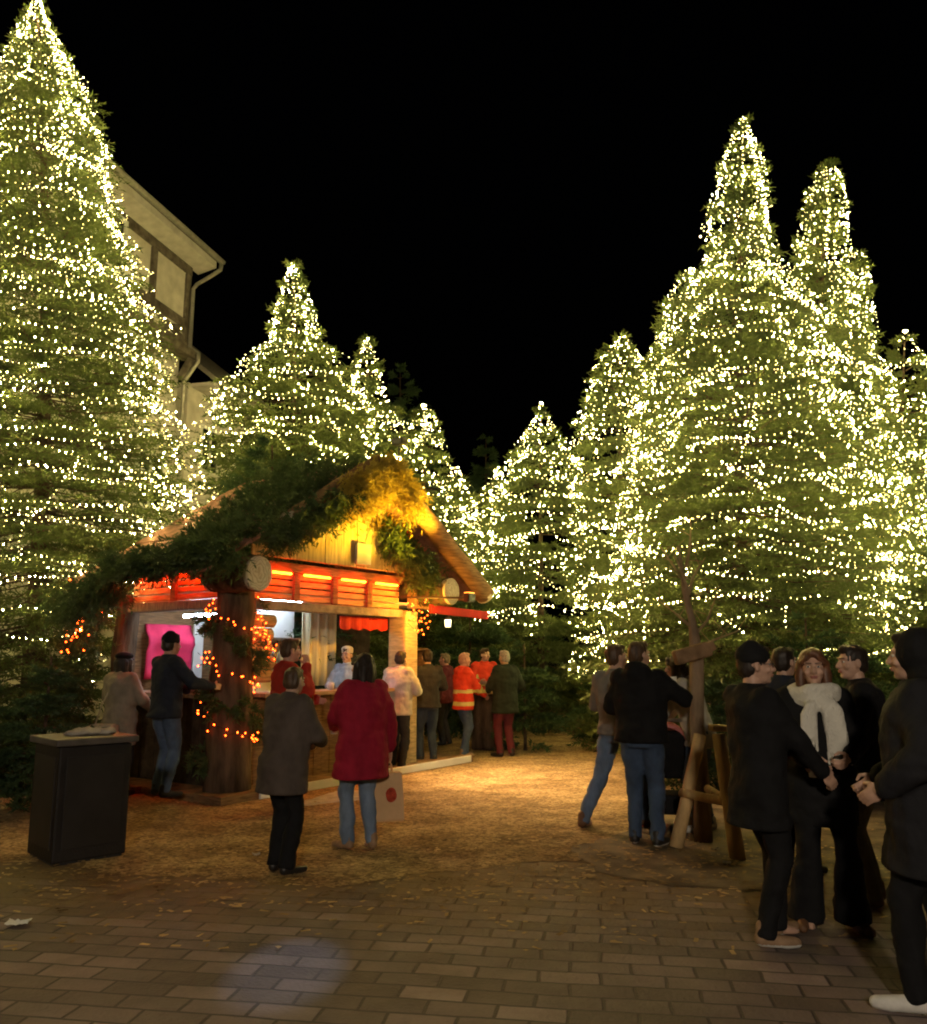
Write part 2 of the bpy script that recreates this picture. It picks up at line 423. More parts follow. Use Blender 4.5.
TREES = {}
def conifer(name, label, px, top, Y, widths, lit=None, base=None, group='conifers round the market', dens=30., lump=.17, lean=0., m=None, kind_sc=None, z0=.12, string_label=None, seed=1, nverts=3, row=.25, gap=.18, bulb_r=.0065, loose=.5):
    """px: trunk pixel column, top: pixel row of the tip, widths: (pixel row, half width in pixels)"""
    tip = P(px, top, Y); X = P(px+0., 640, Y).x
    Ht = tip.z
    lean_x = (tip.x-X)+lean
    prof = [(0., None)]
    pr = []
    for (py, hw) in widths:
        q = P(px, py, Y); r = hw/F*q.y
        pr.append((q.z, r))
    pr = sorted(pr); pr = [(0., pr[0][1]*.92)]+[p for p in pr if p[0] > .05]+[(Ht, .03)]
    sh = Shape(pr, seed, lump, (lean_x, 0), Ht)
    sc = (kind_sc or max(.8, min(1.7, Y/11.5)))
    root = thing(name, label, 'tree', (X, Y, 0), 0, group)
    front = math.atan2(-Y, -X)
    V, limbs = crown_arrays(sh, z0, Ht-.05, dens, sc, front)
    # leader shoots
    npmesh('crown', V, 3, m or M_FIR, root)
    tb = MB()
    zz = np.linspace(0, Ht*.97, 9)
    tb.tube([(lean_x*(z/Ht)**2, 0, z) for z in zz], [max(.012, .012*Ht*(1-z/Ht)+.01) for z in zz], 9, wob=.05)
    for p in limbs:
        tb.tube(p, [.014, .010, .004], 3, cap=False)
    tb.build('trunk', M_BARK, root, True)
    TREES[name+str(px)] = (root, sh, Ht)
    if lit:
        lo, hi = lit     # pixel rows: bottom and top of the lit part
        zl = P(px, lo, Y).z; zh = Ht
        g = np.random.default_rng(seed+50)
        runs = []; pts = []
        def live(z, ph, f, keep):
            q = np.sin(ph*2.3+z*2.1+sh.k[4])+np.sin(ph*4.1-z*1.3+sh.k[5])+.6*np.sin(z*3.7+ph*1.1+sh.k[6])
            low = zl+.28*(1+np.sin(ph*3.1+sh.k[1])+.7*np.sin(ph*7.3+sh.k[2]))*min(1, zl)
            return ((q > -2.6+gap*9*(1-f)) | (g.uniform(0, 1, len(ph)) < keep)) & (z > low-.02)
        sp = .080*bs(Y)
        z = zl
        while z < zh:
            f = (z-zl)/(zh-zl)
            rz = np.interp(z, sh.z, sh.r)
            nb = max(3, int(4.4*max(rz, .05)/sp))
            ph = front+np.linspace(-2.2, 2.2, nb)+g.uniform(-.05, .05)
            k0 = g.uniform(0, 6.28); ns = g.uniform(2.0, 3.8)
            sag = g.uniform(.03, .16)*min(1, rz*1.2); am = min(1, rz)*g.uniform(.04, .13)
            zz = z-sag*np.abs(np.sin(ph*ns+k0))+am*np.sin(ph*1.3+k0*2)+am*.7*np.sin(ph*3.7+k0)+g.normal(0, .009, nb)+.12*rz*np.sin(ph+k0*3)
            zz = np.clip(zz, .3, Ht-.01)
            kk = .985+.06*np.sin(ph*7+k0)+.05*np.sin(ph*2.2+k0*2)+g.normal(0, .010, nb)
            p = sh.pos(zz, ph, kk)
            runs.append(p); pts.append(p[live(zz, ph, f, .25)])
            z += row*(1-.5*f)*g.uniform(.8, 1.15)*bs(Y)**.5
        for v in range(nverts):
            ph0 = front+g.uniform(-1.3, 1.3); z1 = zl+g.uniform(0, .5)*(zh-zl); nb = int((zh-z1)/(sp*.95))
            za = np.linspace(zh-.05, z1, nb)
            ph = ph0+.3*np.sin(za*1.1+g.uniform(0, 6))+.12*np.sin(za*3.3+g.uniform(0, 6))+g.normal(0, .03, nb)
            p = sh.pos(za, ph, 1.04+g.normal(0, .02, nb)); runs.append(p); pts.append(p)
        # loose strands over the branches; hidden inner ones added to make foliage glow
        area = np.trapz(np.interp(np.linspace(zl, zh, 60), sh.z, sh.r), np.linspace(zl, zh, 60))*4.4
        for v in range(int(area*loose)):
            nb = int(g.uniform(14, 40)); u = g.uniform(0, 1)
            z0_ = zl+(zh-zl)*u**1.25; ph0 = front+g.uniform(-2.1, 2.1)
            r0 = max(.08, float(np.interp(z0_, sh.z, sh.r))); an = g.uniform(0, 6.28)+np.cumsum(g.normal(0, .28, nb))
            za = np.clip(z0_+np.cumsum(np.sin(an)*sp*.9), max(.35, zl*.9), Ht-.02)
            ph = ph0+np.cumsum(np.cos(an)*sp*.9)/r0
            p = sh.pos(za, ph, (g.uniform(.62, .88) if v % 3 else g.uniform(.85, 1.0))+.05*np.sin(ph*5)); runs.append(p); pts.append(p[live(za, ph, .5, .1)])
        pts = np.concatenate(pts)
        wire = wire_mesh(runs, 'light_string', M_WIRE)
        wire.location = (X, Y, 0)
        tag(wire, string_label or ('string of warm white bulbs wound round the '+label), 'light string', 'strings of warm white bulbs on the trees')
        bulb_set(pts, wire, bulb_r*bs(Y)**.6, M_BULB, 'w%.2f' % Y, (-X, -Y, EYE), m2=M_BULB_DIM)
        print('string', name, px, len(pts), 'needles', len(V)//3)
    return root
def bs(Y): return max(.9, min(1.5, Y/12.))
T = conifer
NS = 'string of warm white bulbs wound round the '
T('fir_tree', 'tallest fir on the left edge, its tip at the top of the photo', 36, -6, 12., [(20,12),(60,32),(110,52),(150,64),(200,82),(250,90),(300,99),(400,124),(500,142),(550,136),(600,104),(690,80),(790,66)], (672, 0), seed=1, nverts=8, row=.21, gap=.12, string_label=NS+'huge fir at the left edge')
T('fir_tree', 'broad shouldered lit fir rising behind the hut roof', 293, 262, 16.5, [(280,9),(310,21),(345,26),(362,48),(400,68),(430,86),(500,94),(600,100)], (508, 0), seed=2, nverts=5, row=.24, gap=.05, string_label=NS+'broad shouldered fir behind the hut')
T('fir_tree', 'slim lit fir between the broad fir and the gable of the hut', 367, 338, 19., [(355,9),(400,20),(430,33),(500,42),(600,50)], (560, 0), seed=3, nverts=4, string_label=NS+'slim fir above the gable')
T('fir_tree', 'lit fir with a blunt tip right above the hut gable', 424, 404, 20.5, [(415,10),(435,20),(465,30),(500,42),(560,50),(650,55)], (610, 0), seed=4, nverts=4, string_label=NS+'blunt tipped fir right of the gable')
T('fir_tree', 'low lit fir at the dip left of the path gap', 456, 466, 22., [(480,10),(510,20),(560,32),(650,42)], (620, 0), seed=5, string_label=NS+'low fir in the dip beside the path')
T('fir_tree', 'short lit fir left of the pointed fir in the centre', 497, 466, 23., [(480,8),(520,26),(570,34),(650,40)], (632, 0), seed=6, string_label=NS+'short fir in the centre')
T('fir_tree', 'pointed lit fir at the end of the path', 541, 402, 20., [(415,6),(440,22),(470,38),(520,50),(600,56),(680,50)], (640, 0), seed=7, nverts=4, string_label=NS+'pointed fir at the end of the path')
T('fir_tree', 'lit fir with lights down to the ground right of the path', 622, 336, 15.5, [(350,16),(380,32),(430,46),(520,50),(600,50),(680,46)], (684, 0), seed=8, nverts=5, row=.23, gap=.05, string_label=NS+'fir lit to the ground beside the path')
T('fir_tree', 'lit fir with a stepped shoulder left of the tallest right fir', 690, 268, 13.2, [(278,13),(298,24),(330,34),(400,52),(480,60),(560,64),(660,66)], (640, 0), seed=9, nverts=5, row=.23, gap=.06, string_label=NS+'stepped fir left of the tallest right fir')
T('fir_tree', 'tallest and widest lit fir on the right side', 743, 117, 12.2, [(128,6),(150,15),(170,23),(205,29),(250,35),(278,44),(296,66),(350,86),(420,106),(500,122),(580,135),(680,140)], (670, 0), seed=10, nverts=8, row=.22, gap=.10, string_label=NS+'tallest fir on the right')
T('fir_tree', 'lit fir with a narrow leaning finger tip right of the tallest', 822, 160, 13.4, [(170,9),(188,17),(215,22),(260,27),(300,33),(330,44),(420,66),(520,86),(680,95)], (625, 0), seed=11, nverts=5, row=.23, gap=.08, lean=.10, string_label=NS+'narrow leaning fir right of the tallest')
T('fir_tree', 'lit fir whose blunt top stands right of the finger tip', 853, 250, 14.0, [(262,14),(300,20),(350,26),(450,56),(560,70),(680,76)], (620, 0), seed=12, nverts=4, string_label=NS+'blunt topped fir on the right')
T('fir_tree', 'dark sparsely lit fir near the right edge', 905, 330, 14.6, [(345,9),(368,27),(420,58),(520,75),(680,85)], (600, 0), seed=13, nverts=2, row=.36, gap=.22, string_label=NS+'dark sparsely lit fir near the right edge')
T('fir_tree', 'brightly strung low fir at the right edge', 935, 410, 12.6, [(430,14),(470,30),(540,46),(620,55),(690,58)], (640, 0), seed=14, nverts=5, row=.24, gap=.03, string_label=NS+'low fir at the right edge')
UG = 'unlit conifers'
T('spruce_tree', 'faint unlit spruce far behind the slim lit fir', 400, 362, 27., [(380,12),(430,30),(520,44),(640,50)], None, seed=21, m=M_FIR2, group=UG, dens=26)
T('spruce_tree', 'faint unlit spruce far behind in the centre dip', 486, 432, 29., [(450,9),(500,24),(640,40)], None, seed=22, m=M_FIR2, group=UG, dens=26)
T('spruce_tree', 'dark unlit spruce standing just behind the hut roof', 272, 436, 13.4, [(450,18),(475,38),(520,54),(640,66)], None, seed=23, m=M_FIR2, group=UG)
T('spruce_tree', 'small dark unlit fir right of the hut counter', 524, 640, 15.4, [(655,12),(680,24),(720,36)], None, seed=24, m=M_FIR2, group=UG)
T('spruce_tree', 'dark unlit fir in the shade at the end of the path', 520, 590, 24., [(610,20),(650,44),(700,56)], None, seed=25, m=M_FIR2, group=UG)
T('spruce_tree', 'bushy unlit fir behind the hi vis jackets', 470, 590, 18.4, [(610,20),(650,40),(700,48)], None, seed=26, m=M_FIR2, group=UG)
T('spruce_tree', 'small dark bushy fir behind the square dark bin', 52, 652, 9.5, [(665,12),(700,30),(750,44),(800,48)], None, seed=27, m=M_FIR2, group=UG)
T('spruce_tree', 'low dark fir cut by the left edge of the photo', -14, 676, 9.1, [(690,14),(730,34),(800,46)], None, seed=28, m=M_FIR2, group=UG)
T('spruce_tree', 'low dark fir behind the scarf and beanie group', 805, 612, 10.6, [(627,20),(655,50),(680,84),(740,92)], None, seed=29, m=M_FIR2, group=UG)
T('spruce_tree', 'dark unlit fir filling the gap behind the staked sapling', 700, 664, 11.0, [(676,20),(700,44),(760,60)], None, seed=30, m=M_FIR2, group=UG)
T('spruce_tree', 'dark unlit fir at the shady right end of the path', 612, 640, 17.5, [(655,14),(690,30),(720,40)], None, seed=31, m=M_FIR2, group=UG)
# ------------------------------------------------------------------ timber hut
M_BARKP = mat('rough_bark', (.10, .066, .042), .9, .1, .6, 9., 1., 26., stretch=(1, 1, .25))
M_PLANK = mat('brown_planks', (.22, .125, .06), .75, .2, .45, 6., .5, 30., stretch=(1, 1, 9))
M_SLAT = mat('pine_slats', (.50, .31, .14), .65, .25, .35, 7., .4, 30., stretch=(1, 1, 8))
M_GREYW = mat('grey_weathered_wood', (.26, .21, .16), .8, .2, .4, 8., .5, 30., stretch=(1, 6, 1))
M_PINE = mat('pale_pine', (.55, .40, .22), .6, .25, .3, 6., .35, 30., stretch=(1, 1, 6))
M_DARK = mat('dark_stained_wood', (.045, .03, .02), .7, .2, .5, 8., .4, 30.)
M_WHITE = mat('white_board', (.78, .77, .74), .5, .3, .06, 4.)
M_PINK = mat('pink_cloth', (.80, .055, .15), .8, .1, .2, 3., .6, 6.)
M_RED = mat('red_valance', (.45, .03, .025), .7, .2, .2, 5.)
M_CREAM = mat('cream_curtain', (.78, .70, .45), .8, .1, .12, 6., .5, 9., stretch=(5, 5, .3))
M_OR = emit('orange_tube', (1., .026, .001), 85.)
M_COOL = emit('cool_tube', (.72, .86, 1.), 60.)
M_LENS = emit('amber_lens', (1., .30, .02), 5.)
M_METAL = mat('dark_metal', (.03, .03, .032), .45, .5)
M_STEEL = mat('steel', (.5, .5, .5), .3, .5, metal=1.)

def end_grain():
    m = bpy.data.materials.new('log_end_grain'); m.use_nodes = True
    n = m.node_tree.nodes; l = m.node_tree.links; b = n['Principled BSDF']
    tc = n.new('ShaderNodeTexCoord')
    d = n.new('ShaderNodeVectorMath'); d.operation = 'LENGTH'
    l.new(tc.outputs['Object'], d.inputs[0])
    nz = n.new('ShaderNodeTexNoise'); nz.inputs['Scale'].default_value = 9; l.new(tc.outputs['Object'], nz.inputs['Vector'])
    a = n.new('ShaderNodeMath'); a.operation = 'MULTIPLY_ADD'; a.inputs[1].default_value = .16
    l.new(nz.outputs['Fac'], a.inputs[0]); l.new(d.outputs['Value'], a.inputs[2])
    s = n.new('ShaderNodeMath'); s.operation = 'MULTIPLY'; s.inputs[1].default_value = 170.; l.new(a.outputs[0], s.inputs[0])
    si = n.new('ShaderNodeMath'); si.operation = 'SINE'; l.new(s.outputs[0], si.inputs[0])
    r = n.new('ShaderNodeValToRGB'); r.color_ramp.elements[0].color = (.42, .35, .26, 1); r.color_ramp.elements[1].color = (.60, .52, .41, 1)
    mr = n.new('ShaderNodeMapRange'); mr.inputs[1].default_value = -1; l.new(si.outputs[0], mr.inputs[0]); l.new(mr.outputs[0], r.inputs[0])
    l.new(r.outputs[0], b.inputs['Base Color']); b.inputs['Roughness'].default_value = .85
    return m
M_END = end_grain()

A = Vector((-2.76, 10.3, 0)); HA = math.atan2(.823, .567)
HUT = thing('market_hut', 'open timber market hut with log beams and orange lit eaves', 'hut', A, HA)
HM = Matrix.Translation(A) @ Matrix.Rotation(HA, 4, 'Z')
def hw(x, y, z): return HM @ Vector((x, y, z))

# deck of planks
mb = MB()
for k in range(17):
    y0 = -.42+k*.165
    mb.bbox((2.05, y0+.08, .045), (4.95+.06*math.sin(k*3.), .158, .09), .008)
mb.build('deck', M_PLANK, HUT)
def log(p0, p1, r0, r1, n=20, wob=.04, steps=9, knots=True):
    mb = MB(); p0 = Vector(p0); p1 = Vector(p1)
    pts = [p0.lerp(p1, i/steps)+Vector((random.uniform(-1, 1), random.uniform(-1, 1), random.uniform(-1, 1)))*r0*.06*(0 < i < steps) for i in range(steps+1)]
    mb.tube(pts, [(r0+(r1-r0)*i/steps)*(1+random.uniform(-wob, wob)) for i in range(steps+1)], n, wob=.06)
    return mb
def log_part(name, p0, p1, r0, r1, parent, m=M_BARKP, ends=(True, True)):
    o = log(p0, p1, r0, r1).build(name, m, parent, True)
    p0 = Vector(p0); p1 = Vector(p1); d = (p1-p0).normalized()
    for e, pt, rr, s in ((0, p0, r0, -1), (1, p1, r1, 1)):
        if not ends[e]: continue
        mb = MB(); q = d.to_track_quat('Z', 'Y').to_matrix()
        ring = [[q @ Vector((rr*k*1.0*math.cos(a*PI/14), rr*k*math.sin(a*PI/14), z)) for a in range(28)] for k, z in ((.95, -.05*s), (.99, .03*s), (.94, .04*s))]
        mb.loft(ring)
        e_o = mb.build('log_end', M_END, o); e_o.location = pt
    return o
log_part('corner_post', (0, 0, .06), (0, 0, 2.42), .27, .22, HUT, ends=(False, False))
log_part('post', (0, 2.15, .06), (0, 2.15, 2.42), .17, .15, HUT, ends=(False, False))
log_part('post', (4.25, 2.15, .06), (4.25, 2.15, 2.5), .17, .15, HUT, ends=(False, False))
MB().beam((3.28, .02, .06), (3.28, .02, 2.3), .30, .34, up=Vector((0, 1, 0)), bev=.03).build('squared_post', M_PINE, HUT)
log_part('purlin', (-.22, -.62, 2.56), (-.22, .12, 2.58), .205, .20, HUT)
log_part('purlin', (3.66, -.58, 2.60), (3.66, 2.08, 2.60), .205, .19, HUT)
log_part('ridge_log', (1.9, -.62, 4.02), (1.9, 2.08, 4.02), .15, .15, HUT)
sl = Vector((2.6, 0, -1.66)).normalized()
log_part('rafter', (1.95, -.66, 4.26), (4.50, -.66, 2.60), .12, .155, HUT, m=M_PLANK, ends=(False, True))
log_part('rafter', (1.85, -.66, 4.26), (.25, -.62, 3.24), .12, .12, HUT, m=M_PLANK, ends=(False, True))
# roof slopes of boards
for sx, name in ((-1, 'roof'), (1, 'roof')):
    mb = MB()
    for k in range(9):
        t = k/9
        a = Vector((1.9+sx*(2.72)*t, 0, 4.30-1.72*t)); b_ = Vector((1.9+sx*2.72*(t+1/9+.02), 0, 4.30-1.72*(t+1/9+.02)))
        mid = (a+b_)/2+Vector((0, 1., .012*(k % 2)))
        mb.beam(mid+Vector((0, -1.55, 0)), mid+Vector((0, 1.12, 0)), (b_-a).length, .035, up=Vector((sx*1.72, 0, 2.72)).normalized(), bev=.006)
    mb.build(name, mat('red_brown_boards', (.34, .17, .12), .75, .2, .35, 7., .5, 30., stretch=(1, 1, 1)), HUT)
# gable cladding
mb = MB()
for k in range(12):
    x0 = .05+k*.315; xm = x0+.155
    if xm > 3.75: break
    top = 4.12-abs(xm-1.9)*.632-.06
    if top > 2.86: mb.bbox((xm, -.2+.006*(k % 2), (2.84+top)/2), (.308, .035, top-2.84), .006)
mb.build('gable_boards', mat('gable_planks', (.42, .31, .15), .7, .2, .35, 6., .5, 30., stretch=(6, 6, .6)), HUT)
MB().bbox((2.02, -.255, 3.03), (.30, .05, .30), .012).build('square_board', mat('grey_board', (.30, .29, .29), .7, .2, .15, 5.), HUT)
# beams and slatted frieze round the two open faces
def frieze(p, q, out, divs, name):
    p = Vector(p); q = Vector(q); d = (q-p).normalized(); o = Vector(out)
    MB().beam(p+Vector((0, 0, 2.255)), q+Vector((0, 0, 2.255)), .2, .115).build('lower_beam', M_GREYW, HUT)
    MB().beam(p+Vector((0, 0, 2.75)), q+Vector((0, 0, 2.75)), .2, .12).build('upper_beam', M_PLANK, HUT)
    L = (q-p).length; mb = MB()
    for k in range(4):
        zz = 2.365+k*.092
        mb.beam(p+Vector((0, 0, zz)), q+Vector((0, 0, zz)), .05, .075, bev=.015)
    mb.build('frieze_slats', M_SLAT, HUT)
    ts = [i/divs for i in range(divs+1)]
    for t in ts[1:-1] if divs > 1 else []:
        c0 = p+d*L*t+o*.05
        MB().beam(c0+Vector((0, 0, 2.32)), c0+Vector((0, 0, 2.685)), .10, .045, up=o, bev=.008).build('frieze_divider', M_PLANK, HUT)
    for i in range(divs):
        a = p+d*L*(ts[i]+.10/divs)+o*.115+Vector((0, 0, 2.665)); b_ = p+d*L*(ts[i+1]-.22/divs)+o*.115+Vector((0, 0, 2.665))
        MB().tube([a, b_], .017, 8).build('light_tube', M_OR, HUT)
frieze((.24, 0, 0), (3.12, 0, 0), (0, -1, 0), 4, 'front')
frieze((0, 2.0, 0), (0, .22, 0), (-1, 0, 0), 2, 'side')
# frieze continues beyond the squared post
MB().beam((3.44, 0, 2.50), (4.2, 0, 2.50), .16, .3).build('side_panel', M_SLAT, HUT)
# counters
mb = MB()
for k in range(20):
    mb.bbox((.33+k*.147, .03+.004*(k % 2), .60), (.142, .03, 1.02), .005)
mb.build('counter_front', M_PLANK, HUT)
MB().bbox((1.72, .0, 1.155), (2.82, .50, .05), .012).build('counter_top', mat('waxed_counter', (.42, .24, .14), .35, .5, .3, 5., .1, 30., stretch=(1, 6, 1)), HUT)
mb = MB()
for k in range(12):
    mb.bbox((.03+.004*(k % 2), .32+k*.147, .60), (.03, .142, 1.02), .005)
mb.build('counter_front', M_DARK, HUT)
MB().bbox((.0, 1.1, 1.155), (.50, 1.65, .05), .012).build('counter_top', M_GREYW, HUT)
# short log wall right of the corner post
lw = MB()
for k in range(5): lw.tube([(.26, .04, 1.38+k*.17), (.62+.03*math.sin(k*2.), .04, 1.38+k*.17)], .085, 10, wob=.03)
lw.build('log_wall', M_SLAT, HUT)
# inside: back wall, partitions, ceiling, shelves and lamps
MB().bbox((2.0, 2.05, 1.2), (3.9, .05, 2.2), .005).build('back_wall', M_PLANK, HUT)
MB().bbox((2.0, 1.05, 2.42), (3.9, 1.96, .04), .005).build('ceiling', M_WHITE, HUT)
MB().bbox((1.62, 1.12, 1.75), (.9, .03, 1.25), .004).build('partition', M_WHITE, HUT)
MB().bbox((1.06, 1.99, 1.70), (.16, .03, 1.1), .004).build('white_panel', M_WHITE, HUT)
pk = MB()      # pink cloth pinned on the partition, slightly rippled
for i in range(14):
    pass
rings = []
for j in range(9):
    z = 1.32+j*.092
    rings.append([Vector((.20+i*.053, 1.985-.03*math.sin(i*.9+j*.5)-.09*math.exp(-((j-5.5)/.9)**2), z)) for i in range(15)])
vs = [p for r in rings for p in r]; fs = [(j*15+i, j*15+i+1, (j+1)*15+i+1, (j+1)*15+i) for j in range(8) for i in range(14)]
pk.add(vs, fs); o = pk.build('pink_cloth', M_PINK, HUT, True)
sm = o.modifiers.new('thick', 'SOLIDIFY'); sm.thickness = .012
MB().tube([(.62, .55, 2.17), (.62, 1.75, 2.17)], .022, 10).build('white_tube_lamp', M_COOL, HUT)
MB().tube([(1.0, .80, 2.38), (1.9, .80, 2.38)], .018, 10).build('white_tube_lamp', M_COOL, HUT)
sh = MB(); sh.bbox((1.62, .95, 1.86), (.62, .28, .04), .006); sh.bbox((1.62, .95, 1.46), (.62, .28, .04), .006)
sh.build('shelf', M_GREYW, HUT)
cur = MB(); rings = []
for z in (1.2, 1.6, 2.0, 2.38):
    rings.append([Vector((2.0+i*.031, .86+.03*math.sin(i*1.1)+.008*math.sin(i*2.7+z*3), z)) for i in range(24)])
vs = [p for r in rings for p in r]; fs = [(j*24+i, j*24+i+1, (j+1)*24+i+1, (j+1)*24+i) for j in range(3) for i in range(23)]
cur.add(vs, fs); o = cur.build('curtain', M_CREAM, HUT, True); o.modifiers.new('thick', 'SOLIDIFY').thickness = .01
# scalloped valance over the darker serving window
va = MB(); n = 24
top = [Vector((2.06+i*1.06/n, .2+.012*math.sin(i*1.3), 2.19)) for i in range(n+1)]
bot = [Vector((2.06+i*1.06/n, .2+.02*math.sin(i*1.3), 2.03-.035*abs(math.sin(i*PI/6)))) for i in range(n+1)]
va.add(top+bot, [(i, i+1, n+2+i, n+1+i) for i in range(n)]); o = va.build('valance', M_RED, HUT); o.modifiers.new('thick', 'SOLIDIFY').thickness = .008
MB().bbox((3.32, 1.2, 1.7), (1.1, .03, 1.3), .004).build('partition', M_DARK, HUT)  # dark panel put in for the unlit depth behind the serving window
# red awning bar right of the squared post
MB().beam((3.5, -.32, 2.34), (5.1, -.32, 2.30), .05, .13).build('awning_bar', M_RED, HUT)
# amber floodlight at the head of the squared post
fx = (3.05, -1.35, 2.44)
o = MB().bbox(fx, (.17, .10, .13), .015).build('floodlight', M_METAL, HUT)
MB().beam((3.05, -1.31, 2.44), (3.05, -.08, 2.50), .03, .03).build('bracket', M_METAL, o)
q = Matrix.Rotation(R(-42), 3, 'X')
MB().bbox((3.05, -1.35, 2.508), (.145, .085, .012), .004).build('lamp_glass', M_LENS, o)

def lamp(name, kind, loc, col, power, parent=None, radius=.05, aim=None, spot=None, blend=.6):
    ld = bpy.data.lights.new(name, kind); ld.color = col; ld.energy = power; ld.shadow_soft_size = radius
    lo = bpy.data.objects.new(name, ld); COL.objects.link(lo); lo.location = loc
    if aim is not None: lo.rotation_euler = (Vector(aim)-Vector(loc)).to_track_quat('-Z', 'Y').to_euler()
    if spot: ld.spot_size = R(spot); ld.spot_blend = blend
    return lo
AMB = (1., .66, .30)
lamp('amber_flood', 'SPOT', hw(3.05, -1.35, 2.56), (1., .60, .03), 1250, aim=hw(1.75, -.75, 4.15), spot=84, radius=.04)
lamp('amber_flood_down', 'SPOT', hw(3.05, -1.38, 2.34), AMB, 760, aim=hw(3.5, -2.9, 0), spot=128, radius=.06, blend=.9)
lamp('amber_flood_post', 'POINT', hw(2.98, -.62, 2.25), (1., .42, .03), 75, radius=.03)

# ------------------------------------------------------------------ fir boughs on the hut (things that rest on or hang from it)
def boughs(name, label, pts, m, n_per, ln, spread, droop=.5, nl=.075, nw=.024, group='fir boughs on the hut', cat='fir boughs'):
    """pts: centre line in hut coordinates with normals; clumps of hanging twigs along it"""
    B = []; Ax = []; Ln = []
    for (p, out, wdt) in pts:
        for k in range(n_per):
            d = Vector(out).normalized()
            b = Vector(p)+Vector((random.gauss(0, wdt[0]), random.gauss(0, wdt[1]), random.gauss(0, wdt[2])))
            a = (d+Vector((random.gauss(0, spread), random.gauss(0, spread), random.gauss(0, spread)-droop))).normalized()
            w_ = HM @ b; a_ = HM.to_3x3() @ a
            L = ln*random.uniform(.6, 1.3); B.append(w_); Ax.append(a_); Ln.append(L)
            for s in (-1, 1):       # side twigs
                for f in (.3, .55):
                    sd = a_.cross(Vector((random.gauss(0, 1), random.gauss(0, 1), random.gauss(0, 1)))).normalized()*s
                    B.append(w_+a_*L*f); Ax.append((a_+sd*.8).normalized()); Ln.append(L*.45)
    V = needles(np.array(B), np.array(Ax), np.array(Ln), 8, nl, nw, .5)
    o = npmesh(name, V, 3, m)
    return tag(o, label, cat, group)
def line(a, b, n, out, wdt): return [(Vector(a).lerp(Vector(b), (i+.5)/n), out, wdt) for i in range(n)]
M_BOUGH = leaf_mat('bough_needles', (.05, .085, .03), (.10, .14, .05))
M_STRAW = leaf_mat('dried_golden_fronds', (.36, .26, .04), (.58, .44, .08))
roofL = []
for i in range(14):
    for j in range(8):
        t = (i+.5)/14
        roofL.append(((1.9-2.6*t, -.5+(2.0-1.3*t)*(j+.5)/8, 4.36-1.66*t), (-.5, -.15, .15), (.10, .10, .03)))
boughs('fir_boughs', 'dark fir boughs thatching the left slope of the hut roof', roofL, M_BOUGH, 5, .28, .45, .4)
roofR = []
for i in range(10):
    for j in range(6):
        t = (i+.5)/10
        roofR.append(((1.9+2.6*t, -.3+2.8*(j+.5)/6, 4.38-1.70*t), (.5, -.15, .2), (.12, .15, .05)))
boughs('fir_boughs', 'fir boughs thatching the right slope of the hut roof', roofR, M_BOUGH, 6, .36, .45, .35)
boughs('fir_boughs', 'golden lit bunch of fir boughs hanging from the gable peak', line((1.05, -.76, 3.80), (1.9, -.80, 4.34), 8, (.05, -.3, -.7), (.09, .05, .07))+line((1.9, -.80, 4.34), (2.4, -.78, 3.98), 4, (.1, -.3, -.7), (.07, .05, .07)), M_STRAW, 40, .40, .34, .6)
boughs('fir_boughs', 'shaggy boughs hanging along the left half of the gable front', line((-.15, -.74, 3.05), (1.2, -.74, 3.80), 12, (-.1, -.2, -.6), (.08, .06, .07)), M_BOUGH, 17, .25, .42, .55)
boughs('fir_boughs', 'boughs hanging along the right half of the gable front', line((2.5, -.3, 3.55), (3.55, -.34, 2.95), 8, (-.15, -.2, -.7), (.10, .06, .12)), M_BOUGH, 22, .34, .4, .55)
boughs('fir_boughs', 'dark garland sagging along the left eave of the hut', line((-.70, -.75, 2.84), (-.80, 1.2, 2.74), 13, (-.5, 0, -.25), (.09, .1, .06))+line((-.80, 1.2, 2.55), (-.75, 2.35, 2.35), 8, (-.4, .1, -.4), (.11, .1, .10)), M_BOUGH, 22, .28, .45, .5)
boughs('fir_boughs', 'fir garland drooping beside the left window of the hut', line((-.35, 2.35, 2.35), (-.4, 2.55, 1.3), 8, (-.3, .2, -.8), (.09, .09, .1)), M_BOUGH, 16, .26, .45, .5)
post_pts = []
for i in range(26):
    a = i*.62; z = 2.35-i*.078
    post_pts.append(((.27*math.cos(a), .27*math.sin(a), z), (math.cos(a), math.sin(a), -.3), (.04, .04, .05)))
boughs('fir_boughs', 'thin fir garland wound round the thick corner post', post_pts, M_BOUGH, 5, .17, .5, .35)
# orange light strings
def orange_string(label, pts, r=.011):
    P_ = np.array([HM @ Vector(p) for p in pts])
    wire = wire_mesh([P_], 'orange_light_string', M_WIRE, .003)
    tag(wire, label, 'light string', 'orange light strings on the hut')
    bulb_set(P_, wire, r, M_BULB_OR, 'o', (0, 0, EYE))
def jitter(pts, s): return [Vector(p)+Vector((random.gauss(0, s), random.gauss(0, s), random.gauss(0, s))) for p in pts]
orange_string('orange fairy lights in the fir garland beside the left window', jitter([Vector((-.72, 2.0, 2.42)).lerp(Vector((-.55, 2.5, 1.75)), i/70) for i in range(70)], .11))
cp = []
for i in range(95):
    a = i*.21; z = 2.42-i*.0205
    cp.append((.33*math.cos(a), .33*math.sin(a), z))
orange_string('orange fairy lights wound round the thick corner post', jitter(cp, .04), .016)
orange_string('orange fairy lights on the head of the pale squared post', jitter([(3.28+.22*math.cos(i*.5), .0-.26, 2.42-i*.014) for i in range(30)], .05))
orange_string('orange fairy lights bunched on the short log wall', jitter([(.3+.012*i, -.1, 2.1-.02*i+.1*math.sin(i)) for i in range(28)], .04))

